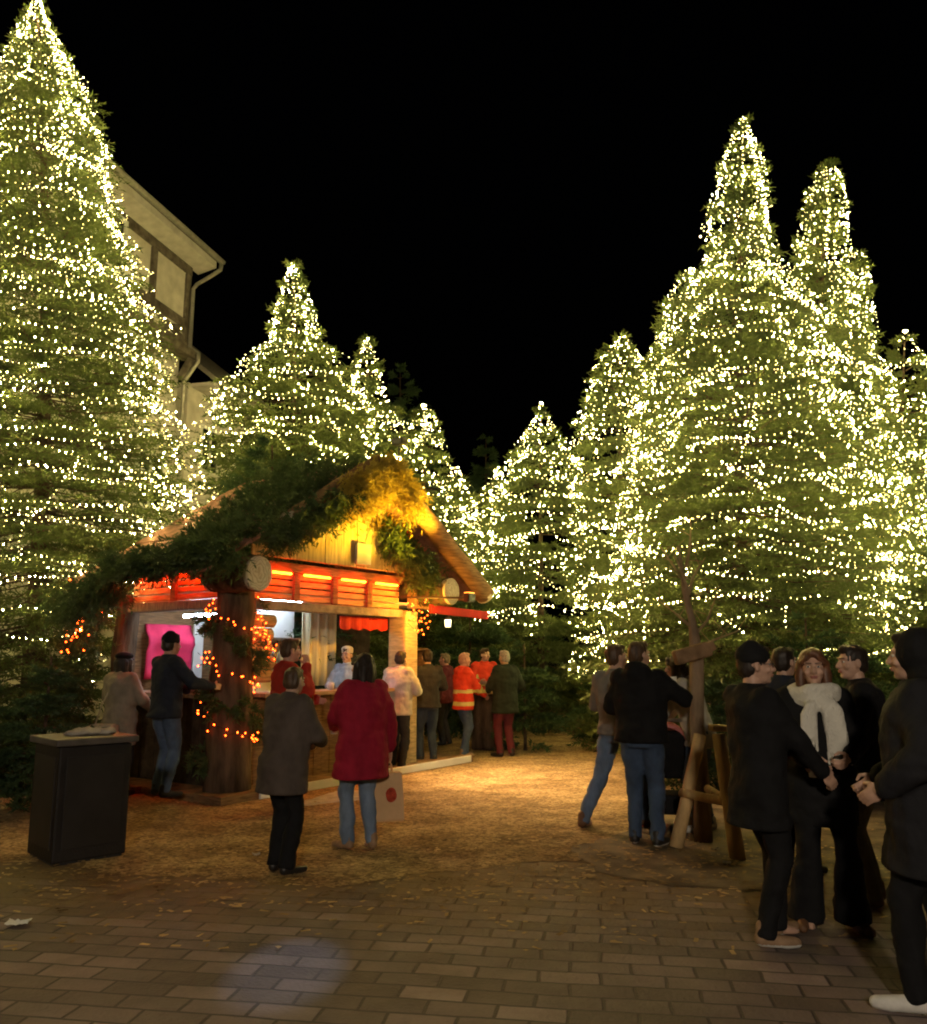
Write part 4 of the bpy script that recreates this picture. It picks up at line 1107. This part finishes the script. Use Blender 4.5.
        sm_.loft([[T(x0+w0*u, yy+th*v, h) for u, v in ((-1, -.5), (-.5, -1), (.5, -1), (1, -.5), (1, .5), (.5, 1), (-.5, 1), (-1, .5))]
                  for x0, w0, yy, th, h in ((.04, .045, .160, .026, .49), (.075, .050, .170, .026, .42), (.085, .055, .172, .022, .25))])
        V, Fc = remesh(sm_, .012, 2); sc_o = raw_obj('scarf', folds(V, .010, seed, 16., 5.), Fc, scarf, root)
        fr = MB()
        for i in range(9): fr.cap(T(-.155+i*.0165, .185, .18), T(-.157+i*.0168, .186, .11+.01*math.sin(i*3)), .0095*s, .007*s, n=6)
        for i in range(5): fr.cap(T(.042+i*.021, .172, .26), T(.042+i*.0215, .175, .19+.012*math.sin(i*5)), .0105*s, .008*s, n=6)
        fr.build('fringe', scarf, sc_o, True)
    M_ = Matrix.Translation(Vector(loc)) @ Matrix.Rotation(-R(face), 4, 'Z')
    return {'root': root, 'wr': [M_ @ w for w in wr], 'M': M_, 's': s, 'dir': [(M_.to_3x3() @ (wr[k]-elb[k])).normalized() for k in (0, 1)]}
# cloth and hair
K_BLACK = cloth('black_cloth', (.010, .010, .011)); K_NAVY = cloth('navy_cloth', (.022, .026, .04)); K_CHAR = cloth('charcoal_cloth', (.035, .033, .034))
K_BEIGE = cloth('beige_wool', (.26, .22, .17)); K_TAUPE = cloth('taupe_quilt', (.085, .066, .055)); K_RED = cloth('deep_red_wool', (.30, .014, .035))
K_REDP = cloth('red_padded', (.36, .03, .02)); K_WHITE = cloth('off_white_padded', (.60, .55, .47)); K_HIV = cloth('hi_vis_red', (.75, .06, .025))
K_STRIPE = mat('reflective_stripe', (.80, .66, .22), .4, .5); K_GREEN = cloth('dark_green_loden', (.020, .028, .020)); K_MAROON = cloth('maroon_cloth', (.12, .025, .035))
K_JEAN = cloth('blue_jeans', (.075, .11, .19), .3); K_JEANL = cloth('light_jeans', (.17, .23, .33), .3); K_JEAND = cloth('dark_jeans', (.035, .05, .085), .3)
K_GREY = cloth('grey_cloth', (.16, .155, .15)); K_GREYL = cloth('pale_grey_cloth', (.42, .40, .37)); K_KHAKI = cloth('khaki_cloth', (.14, .12, .07)); K_SCARF = cloth('cream_wool_scarf', (.74, .71, .62), .1, .9, .8, 90.)
K_PUFF = cloth('slate_puffer', (.017, .017, .020))
L_BLACK = mat('black_leather', (.02, .018, .017), .45, .4, .2, 20.); L_TAN = mat('tan_leather', (.30, .19, .11), .6, .3, .25, 20.); L_BROWN = mat('brown_leather', (.14, .07, .035), .55, .35, .25, 20.)
L_WHITE = mat('white_rubber', (.66, .64, .60), .55, .3, .12, 20.)
H_DARK = mat('dark_hair', (.022, .015, .011), .5, .35, .4, 40., stretch=(1, 1, .2)); H_BROWN = mat('brown_hair', (.075, .042, .022), .5, .35, .4, 40., stretch=(1, 1, .2)); H_GREY = mat('grey_hair', (.33, .30, .28), .5, .3, .3, 40.)
H_AUB = mat('auburn_hair', (.11, .045, .02), .45, .4, .45, 40., stretch=(1, 1, .2)); H_ASH = mat('ash_hair', (.20, .15, .10), .5, .3, .3, 40.)
def at(px, py): g = G(px, py); return (g.x, g.y, .0)
def deck(px, py, z=.09):
    g = G(px, py); t = (EYE-z)/EYE; return (g.x*t, g.y*t, z)
PP = {}
PP['beige'] = person('woman in dark beret and long beige wool coat at the left hut window', at(114, 796), 20, 1.66, K_BEIGE, .60, 1.08, K_CHAR, shoes=L_BLACK, hair=H_DARK, hair_style='bob', hat=K_BLACK, hat_style='beret', lh=(-.20, .30, 1.02), rh=(.20, .30, 1.04), hands=('grip', 'grip'))
PP['counter'] = person('man in dark cap and black jacket reaching to the left counter', deck(160, 797), 38, 1.78, K_NAVY, .82, 1.05, K_JEAN, shoes=L_BLACK, hair=H_DARK, hat=K_BLACK, hat_style='beanie', rh=(.34, .34, 1.16), lh=(-.14, .36, 1.10), hands=('grip', 'grip'))
PP['redp'] = person('man in red padded jacket raising a hand to his mouth behind the grey quilted coat', at(282, 812), 62, 1.80, K_REDP, .80, 1.1, K_CHAR, shoes=L_BLACK, hair=H_BROWN, lh=(-.16, .30, 1.10), rh=(.04, .20, 1.44), hands=('relaxed', 'grip'), skin_key='rosy')
PP['taupe'] = person('stooped person in grey brown quilted coat and black trousers seen from behind', at(279, 874), 28, 1.53, K_TAUPE, .66, 1.14, K_BLACK, wide=.012, shoes=L_BLACK, hair=H_BROWN, lean=7, lh=(-.12, .36, 1.04), rh=(.15, .34, 1.06), hands=('grip', 'grip'), feet=[(-.08, .04), (.09, -.02)])
PP['red'] = person('woman in red coat and light jeans carrying a paper bag', at(360, 850), -32, 1.63, K_RED, .62, 1.22, K_JEANL, shoes=L_TAN, hair=H_DARK, hair_style='long', lh=(-.12, .36, 1.06), rh=(.34, .05, .70), hands=('grip', 'grip'), head_yaw=-25, feet=[(-.09, .06), (.10, -.03)])
PP['white'] = person('person in off white padded jacket leaning at the front counter', at(396, 772), 28, 1.70, K_WHITE, .80, 1.15, K_CHAR, shoes=L_BLACK, hair=H_DARK, lean=6, lh=(-.18, .34, 1.12), rh=(.16, .34, 1.12), hands=('grip', 'grip'))
PP['slim'] = person('person in dark jacket with slim dark jeans beside the pale post', at(427, 765), -20, 1.73, K_CHAR, .84, 1.0, K_JEAND, shoes=L_BLACK, hair=H_DARK, lh=(-.16, .34, 1.12), rh=(.2, .3, 1.1), hands=('grip', 'grip'))
PP['hidden'] = person('person in maroon jacket half hidden behind the dark slim figure', at(446, 745), -70, 1.68, K_MAROON, .78, 1.0, K_CHAR, shoes=L_BLACK, hair=H_ASH, skin_key='rosy')
PP['hiv1'] = person('person in red hi vis jacket and blue jeans with a pink cap of hair', at(463, 757), 62, 1.68, K_HIV, .78, 1.12, K_JEAN, shoes=L_TAN, hair=mat('pinkish_hair', (.42, .24, .19), .6, .3, .2, 30.), stripes=K_STRIPE, rh=(.10, .36, 1.02), lh=(-.1, .36, 1.05), skin_key='rosy', hands=('grip', 'grip'), feet=[(-.10, .10), (.10, -.06)])
PP['hiv2'] = person('short haired man in red hi vis jacket standing behind the log table', at(485, 744), 170, 1.78, K_HIV, .78, 1.05, K_GREY, shoes=L_BLACK, hair=H_BROWN, stripes=K_STRIPE, lh=(-.16, .28, 1.12), rh=(.16, .3, 1.12), hands=('grip', 'grip'), head_yaw=-30)
PP['green'] = person('grey haired man in long dark green coat and maroon trousers', at(506, 757), -30, 1.72, K_GREEN, .70, 1.12, K_MAROON, shoes=L_BLACK, hair=H_GREY, lh=(-.14, .32, 1.06), rh=(.22, .16, .98), hands=('grip', 'relaxed'))
sv_ = hw(2.72, .62, .09)
PP['server'] = person('stall server in white cap and blue grey top behind the counter', tuple(sv_), 200, 1.66, cloth('pale_blue_cloth', (.42, .48, .58)), .85, 1.0, K_JEAND, shoes=L_BLACK, hair=H_DARK, hat=K_WHITE, hat_style='cook', lh=(-.16, .32, 1.12), rh=(.14, .34, 1.14), hands=('grip', 'grip'))
FG = 'dark figures far down the path'
person('dark coated figure on the left far down the path', at(556, 709), 10, 1.72, K_BLACK, .6, 1.1, K_BLACK, shoes=L_BLACK, hair=H_DARK, group=FG)
person('broad dark coated figure on the right far down the path', at(573, 710), 160, 1.76, K_BLACK, .7, 1.2, K_BLACK, shoes=L_BLACK, hair=H_DARK, group=FG)
PP['stride'] = person('man in grey jacket and light jeans in a wide stance drinking', at(622, 828), 40, 1.77, K_GREY, .84, 1.06, cloth('mid_jeans', (.12, .17, .27), .3), shoes=L_BROWN, hair=H_BROWN, lean=-3, rh=(.08, .34, 1.42), lh=(-.15, .28, 1.1), hands=('grip', 'grip'), feet=[(-.27, -.24), (.12, .2)], head_yaw=30)
PP['hoody'] = person('man in black hooded jacket and dark jeans beside the staked sapling', at(645, 846), 22, 1.74, K_BLACK, .86, 1.14, cloth('worn_jeans', (.055, .085, .15), .3), shoes=[L_BLACK, L_WHITE], hair=H_BROWN, hood=True, rh=(.26, .36, 1.28), lh=(-.16, .32, 1.12), hands=('grip', 'grip'), head_yaw=38, feet=[(-.09, .04), (.11, -.02)])
PP['bent'] = person('person in pale grey jacket and jeans bending behind the staked sapling', at(706, 832), -60, 1.66, K_GREYL, .80, 1.05, K_JEAN, shoes=[L_WHITE, L_WHITE], hair=H_DARK, hair_style='bob', lean=16, lh=(-.16, .5, .95), rh=(.14, .5, .95), hands=('grip', 'grip'))
PP['beanie'] = person('man in long black coat and black beanie with glasses facing right', at(766, 944), 76, 1.67, K_BLACK, .66, 1.02, K_BLACK, shoes=[L_TAN, L_WHITE], hair=H_DARK, hat=K_BLACK, hat_style='beanie', glasses=True, lh=(-.06, .40, .99), rh=(.16, .36, .96), hands=('grip', 'grip'), feet=[(-.09, .14), (.06, -.04)], head_yaw=22)
PP['behind'] = person('dark haired person behind the black beanie and the scarf', at(795, 872), 60, 1.68, K_NAVY, .70, 1.06, K_BLACK, shoes=L_BLACK, hair=H_DARK)
PP['scarf'] = person('auburn haired woman in thick cream scarf and black coat facing the camera', at(829, 926), 188, 1.65, K_BLACK, .62, 1.08, K_BLACK, wide=.055, shoes=L_BROWN, hair=H_AUB, hair_style='long', scarf=K_SCARF, lh=(-.12, .26, 1.06), rh=(.14, .30, 1.04), hands=('grip', 'grip'), head_yaw=12, feet=[(-.13, .06), (.14, .02)])
PP['dark'] = person('short dark haired man in black coat facing left behind the scarf', at(876, 905), -70, 1.68, K_BLACK, .70, 1.12, K_KHAKI, shoes=L_BROWN, hair=H_DARK, lh=(-.14, .3, 1.1), rh=(.16, .32, 1.08), hands=('grip', 'grip'), head_yaw=-25)
PP['near'] = person('nearest person in dark puffer coat, black hood and white trainers cut by the right edge', at(952, 1014), -52, 1.72, K_PUFF, .62, 1.34, K_BLACK, shoes=[L_WHITE, L_WHITE], hair=H_DARK, hat=K_BLACK, hat_style='hood', lh=(-.30, .14, 1.02), rh=(.2, .26, 1.0), hands=('grip', 'grip'), feet=[(-.10, .12), (.10, -.10)])

# ------------------------------------------------------------------ things people hold
def cup(label, who, k, m, r=.038, h=.11):
    d = PP[who]; w_ = d['wr'][k]+d['dir'][k]*.085
    t = thing('cup', label, 'cup', (w_.x, w_.y, w_.z-.045))
    mb = MB(); n = 18
    mb.loft([[Vector((rr*math.cos(2*PI*i/n), rr*math.sin(2*PI*i/n), z)) for i in range(n)] for rr, z in ((.001, .004), (r*.8, 0), (r, h), (r*.93, h), (r*.75, .008), (.001, .008))], cap=False)
    mb.build('beaker', m, t, True)
    MB().tube([(0, 0, h*.82), (0, 0, h*.83)], r*.93, n).build('drink', mat('mulled_wine', (.08, .01, .01), .1, .5), t)
    return t
cup('tall white cup held up by the man in the hooded jacket', 'hoody', 1, M_WHITE, .034, .16)
cup('cup of mulled wine at the mouth of the drinking man in grey', 'stride', 1, mat('brown_mug', (.20, .06, .03), .3, .5))
cup('red mug held by the man in the red padded jacket', 'redp', 0, mat('red_mug', (.4, .03, .03), .3, .5))
cup('white mug held by the woman in the red coat', 'red', 0, M_WHITE)
cup('white mug held near the black beanie man', 'beanie', 0, M_WHITE)
# paper shopping bag of the woman in red
d = PP['red']; w_ = d['wr'][1]+d['dir'][1]*.09
bg_t = thing('shopping_bag', 'tan paper shopping bag with a red round print', 'bag', (w_.x-.05, w_.y-.02, w_.z-.53), R(12))
m_bag = mat('tan_paper', (.64, .41, .22), .8, .15, .1, 5., .3, 12.)
mb = MB(); rg = []
for z, wx, wy in ((0, .165, .075), (.02, .172, .08), (.2, .165, .07), (.40, .150, .045)):
    rg.append([Vector((x, y, z)) for x, y in ((-wx, -wy), (0, -wy*.96), (wx, -wy), (wx*.93, 0), (wx, wy), (0, wy*.96), (-wx, wy), (-wx*.93, 0))])
mb.loft(rg); mb.build('bag_body', m_bag, bg_t)
for y in (-.045, .045): MB().tube([(-.07, y, .39), (-.06, y*.6, .47), (0, y*.3, .55), (.06, y*.6, .47), (.07, y, .39)], .006, 6).build('handle', m_bag, bg_t)
pr = MB(); n = 20
pr.loft([[Vector((.055+.048*math.cos(2*PI*i/n)*(1+.06*math.sin(5*i)), y, .22+.062*math.sin(2*PI*i/n))) for i in range(n)] for y in (-.0745, -.0715)])
pr.build('round_print', mat('red_print', (.42, .06, .03), .8, .1, .4, 30.), bg_t)
# handbag of the beige woman
d = PP['beige']; w0 = d['M'] @ Vector((-.02, -.20, .72))
hb_t = thing('shoulder_bag', 'pale beige shoulder bag at the back of the beige coat', 'bag', tuple(w0), -R(20))
MB().bbox((0, 0, .0), (.34, .13, .24), .045).build('bag_body', mat('pale_leather', (.42, .35, .28), .55, .3, .15, 12.), hb_t, True)
MB().bbox((0, -.07, .05), (.32, .02, .13), .02).build('flap', mat('pale_leather', (.4, .34, .28)), hb_t, True)
MB().tube([(-.15, 0, .10), (-.10, .04, .35), (-.02, .12, .60), (.06, .18, .66)], .009, 6).build('strap', mat('pale_leather', (.4, .34, .28)), hb_t)
# ------------------------------------------------------------------ square dark bin
m_bin = mat('dark_brown_panel', (.018, .015, .014), .6, .3, .35, 4., .3, 50.)
g0 = G(59, 868)
bn = thing('waste_bin', 'dark square waste bin with rubbish on top in the left foreground', 'bin', (g0.x-.06, g0.y+.42, 0), R(-46))
MB().bbox((0, 0, .46), (.58, .58, .88), .015).build('box', m_bin, bn)
MB().bbox((0, 0, .02), (.54, .54, .05), .01).build('plinth', M_METAL, bn)
MB().bbox((0, 0, .935), (.66, .66, .055), .012).build('lid', mat('bin_lid', (.085, .075, .068), .5, .4, .3, 6.), bn)
for a in range(4):
    q = Matrix.Rotation(a*PI/2, 3, 'Z'); mb = MB(); mb.bbox(q @ Vector((0, -.292, .47)), tuple(abs(x) for x in (q @ Vector((.46, .012, .70)))), .004); mb.build('panel', mat('bin_panel', (.022, .019, .018), .55, .35, .3, 5.), bn)
mp_ = mat('crumpled_paper', (.42, .37, .31), .9, .1, .2, 10.)
rb = thing('rubbish', 'crumpled paper bags lying on the dark square bin', 'rubbish', (g0.x-.02, g0.y+.40, .963), 0)
for k, (x, y, r) in enumerate(((0, 0, (.13, .09, .035)), (.12, .05, (.09, .07, .03)), (-.10, -.03, (.08, .08, .022)))):
    mb = MB(); mb.ell((x, y, r[2]*.8), r, n=18, m=12)
    V = np.array([tuple(v) for v in mb.v])
    for i, p in enumerate(V): V[i] += np.array(noise.noise_vector((p[0]*22+k*5, p[1]*22, p[2]*30)))*.022
    V[:, 2] = np.maximum(V[:, 2], 0.001)
    raw_obj('paper_bag', V, mb.f, mp_, rb)
# ------------------------------------------------------------------ staked sapling
g0 = G(703, 842)
sp = thing('sapling_tree', 'young bare street tree with a pale stem between wooden stakes', 'tree', (g0.x, g0.y, 0))
zt = P(703, 655, g0.y).z
M_SAP = mat('sapling_bark', (.25, .175, .11), .85, .15, .35, 12., .6, 30., stretch=(1, 1, .3))
tr = MB(); tr.tube([(0, 0, 0), (.01, 0, .5), (-.01, 0, 1.0), (.02, 0, zt), (.0, .02, zt+.3), (-.06, .03, zt+.6), (-.10, .02, zt+1.0)], [.085, .070, .066, .064, .035, .025, .012], 12, wob=.05)
tr.build('trunk', M_SAP, sp, True)
rng = random.Random(5)
for k, (dx, dy, dz, z0) in enumerate(((-.30, .1, .28, .25), (.26, .05, .42, .15), (-.16, -.15, .5, .42), (.20, .1, .36, .55), (-.22, .05, .30, .7), (.42, -.1, .18, .05), (.1, .12, .45, .8))):
    mb = MB(); p = Vector((-.05*z0, .01, zt+z0)); q = p+Vector((dx, dy, dz))
    mid = (p+q)/2+Vector((rng.uniform(-.05, .05), rng.uniform(-.05, .05), rng.uniform(-.06, .02)))
    mb.tube([p, mid, q], [.017, .012, .005], 6)
    for j in range(4):
        r0 = p.lerp(q, .35+.18*j); mb.tube([r0, r0+Vector((rng.uniform(-.16, .16), rng.uniform(-.1, .1), rng.uniform(.02, .2)))], [.006, .002], 4)
    mb.build('branch', M_SAP, sp, True)
M_STK = mat('pale_round_stake', (.55, .37, .17), .75, .2, .3, 8., .5, 30., stretch=(1, 1, .3))
st = thing('tree_stake', 'pine stake frame propping the bare young street tree', 'tree stake', (g0.x, g0.y, 0))
def stake(name, p0, p1, r, m=M_STK):
    return log(p0, p1, r, r*.92, n=12, wob=.02, steps=5).build(name, m, st, True)
Yb = g0.y
def lp(px, py, Y): v = P(px, py, Y); return v-Vector((g0.x, g0.y, 0))
gA = G(676, 848); gB = G(738, 860)
stake('stake', gA-Vector((g0.x, g0.y, 0)), lp(700, 735, gA.y+.15), .06)
stake('stake', gB-Vector((g0.x, g0.y, 0)), lp(719, 734, gB.y+.02), .062)
stake('stake', Vector((.06, .52, 0)), Vector((.05, .40, 1.02)), .055)
stake('crossbar', lp(682, 793, gA.y+.07), lp(732, 803, gB.y), .040)
stake('crossbar', lp(726, 800, gB.y+.02), Vector((.06, .47, .46)), .038)
MB().bbox(lp(719, 733, gB.y+.02)+Vector((0, 0, .04)), (.15, .15, .05), .02).build('stake_cap', M_STK, st)
# slab of wood nailed across the stem top
wd = thing('wooden_plank', 'split board fixed across the top of the young tree stem', 'board', (g0.x, g0.y, zt-.01), R(12))
mb = MB(); mb.beam((-.24, -.09, -.02), (.10, -.10, .07), .10, .13, bev=.02); mb.beam((.05, -.10, .06), (.14, -.10, .10), .08, .09, bev=.02); mb.build('board', mat('split_board', (.26, .16, .085), .8, .15, .35, 8., .6, 26.), wd)
# ------------------------------------------------------------------ pushchair behind the sapling
g1 = G(672, 828)
pc = thing('pushchair', 'black pushchair with a pink edged canopy behind the young tree', 'pushchair', (g1.x, g1.y+.2, 0), R(-15))
fr = MB()
for x in (-.24, .24):
    fr.tube([(x, .42, .12), (x, -.05, .52), (x, -.42, 1.02)], .014, 8); fr.tube([(x, -.34, .14), (x, -.05, .52)], .014, 8)
fr.tube([(-.24, -.42, 1.02), (.24, -.42, 1.02)], .017, 8); fr.tube([(-.24, .42, .12), (.24, .42, .12)], .012, 8); fr.build('frame', M_STEEL, pc, True)
mb = MB(); mb.bbox((0, .05, .50), (.42, .46, .10), .04); mb.bbox((0, -.20, .70), (.42, .10, .44), .04, Matrix.Rotation(R(20), 3, 'X')); V, Fc = remesh(mb, .015, 2); raw_obj('seat', V, Fc, K_BLACK, pc)
mb = MB(); rg = []
for i in range(9):
    a = R(15+i*13); rg.append([Vector((.235*math.cos(PI*j/12), -.22+.34*math.cos(a)*math.sin(PI*j/12)*1.0, .70+.30*math.sin(a)*math.sin(PI*j/12)**.6)) for j in range(13)])
vs = [p for r in rg for p in r]; fs = [(i*13+j, i*13+j+1, (i+1)*13+j+1, (i+1)*13+j) for i in range(8) for j in range(12)]
mb.add(vs, fs, 0); o = mb.build('canopy', cloth('pink_canopy', (.55, .20, .20)), pc, True); o.modifiers.new('t', 'SOLIDIFY').thickness = .012
MB().bbox((0, -.08, .22), (.36, .40, .18), .03).build('basket', K_BLACK, pc)
for x, y, r in ((-.26, -.34, .14), (.26, -.34, .14), (-.24, .42, .10), (.24, .42, .10)):
    w_ = MB(); w_.tube([Vector((x, y+(r-.018)*math.cos(2*PI*i/20), r+(r-.018)*math.sin(2*PI*i/20))) for i in range(21)], .018, 8, cap=False); wh = w_.build('wheel', L_BLACK, pc, True)
    h_ = MB(); h_.tube([(x-.02, y, r), (x+.02, y, r)], .025, 10)
    for i in range(5): h_.tube([(x, y, r), (x, y+(r-.02)*math.cos(i*1.257), r+(r-.02)*math.sin(i*1.257))], .005, 5)
    h_.build('hub', M_STEEL, wh)
# ------------------------------------------------------------------ litter and the painted patch of stall light
def scrap(label, px, py, sx, sy, m, cat='litter', name='paper_scrap', rz=0):
    g = G(px, py); mb = MB(); n = 9
    vs = [(sx*(i/(n-1)-.5), sy*(j/(n-1)-.5), .012+.012*noise.noise((i*.7+px, j*.7, 0))+.01*abs(i-4)/4) for j in range(n) for i in range(n)]
    mb.add(vs, [(j*n+i, j*n+i+1, (j+1)*n+i+1, (j+1)*n+i) for j in range(n-1) for i in range(n-1)])
    o = mb.build(name, m); o.location = (g.x, g.y, .008); o.rotation_euler = (0, 0, R(rz)); o.modifiers.new('t', 'SOLIDIFY').thickness = .003
    return tag(o, label, cat, 'litter on the ground')
scrap('white paper scrap on the paving at the left edge', 18, 926, .13, .09, M_WHITE, rz=10)
scrap('pale scrap on the trodden ground left of the tree stake', 716, 852, .07, .05, mp_, rz=30)
scrap('pale scrap on the mud right of the leaning stake', 727, 866, .06, .06, mp_, rz=70)
scrap('small scrap of paper in front of the taupe coat', 256, 857, .06, .05, mp_, rz=20)
M_SPILL = mat('painted_light_spill', (.46, .46, .47), .7, .3, .3, 8., .6, 40.)  # pale colour painted in for the stall's white light on the ground
def spill(pts, seed):
    pp = [G(*p) for p in pts]; sheet('light_spill_patch', [(p.x, p.y) for p in pp], .014, .16, M_SPILL, seed, .03)
spill([(296, 803), (340, 793), (392, 789), (402, 794), (350, 803), (305, 808)], 1)
# fallen chips and leaves scattered over the paving edge and the mud
rng = np.random.default_rng(4); nl = 2600
X = []; 
while len(X) < nl:
    px, py = rng.uniform(-20, 940), rng.uniform(800, 960)
    if rng.uniform() > math.exp(-((py-862)/32)**2)+.04: continue
    g = G(px, py); X.append((g.x, g.y))
X = np.array(X); a = rng.uniform(0, 6.28, nl); L_ = rng.uniform(.012, .035, nl); wd_ = rng.uniform(.006, .016, nl)
dx = np.stack([np.cos(a), np.sin(a)], 1); dn = np.stack([-np.sin(a), np.cos(a)], 1)
z = .012+rng.uniform(0, .006, (nl, 4))
C4 = [X+dx*L_[:, None]*s_+dn*wd_[:, None]*t_ for s_, t_ in ((-1, -1), (1, -1), (1, 1), (-1, 1))]
V = np.stack([np.concatenate([C4[i], z[:, i:i+1]], 1) for i in range(4)], 1).reshape(-1, 3)
o = npmesh('wood_chips', V, 4, mat('loose_chips', (.22, .14, .06), .9, .1, .6, 3., col2=(.4, .28, .14)))
tag(o, 'loose wood chips trodden over the edge of the paving', 'wood chips', kind='stuff')
# cold patch of light thrown on the paving from a projector on the left fir's stem
lamp('cold_projector', 'SPOT', hw(1.9, -1.10, 4.52), (.55, .68, 1.), 700, aim=tuple(G(287, 970)), spot=5.2, blend=.75, radius=.02)
# night sky fill: a very weak moon
sd = bpy.data.lights.new('moon', 'SUN'); sd.energy = .004; sd.angle = R(3); so = bpy.data.objects.new('moon', sd); COL.objects.link(so); so.rotation_euler = (R(40), 0, R(30))

pj = MB().bbox((1.9, -.98, 4.52), (.12, .18, .10), .015).build('projector', M_METAL, HUT)
MB().tube([(1.9, -.98, 4.46), (1.9, -.95, 4.2)], .012, 6).build('bracket', M_METAL, pj)
# added globe lamp behind the photographer as front fill, standing for unseen market lights
sl_ = thing('fill_lamp', 'added fill lamp with a round warm globe, unseen behind the viewer', 'fill lamp', (-.2, -5.5, 0))
MB().tube([(0, 0, 0), (0, 0, .25), (0, 0, .3), (0, 0, 3.9)], [.11, .10, .055, .045], 14).build('post', M_METAL, sl_, True)
MB().ell((0, 0, 4.2), (.24, .24, .24), n=20, m=13).build('globe', emit('lamp_globe', (1., .84, .64), 760.), sl_, True)
MB().tube([(0, 0, 3.88), (0, 0, 3.96), (0, 0, 4.0)], [.06, .12, .10], 14).build('collar', M_METAL, sl_, True)
MB().tube([(0, 0, 4.41), (0, 0, 4.46), (0, 0, 4.52)], [.10, .06, .01], 14).build('cap', M_METAL, sl_, True)
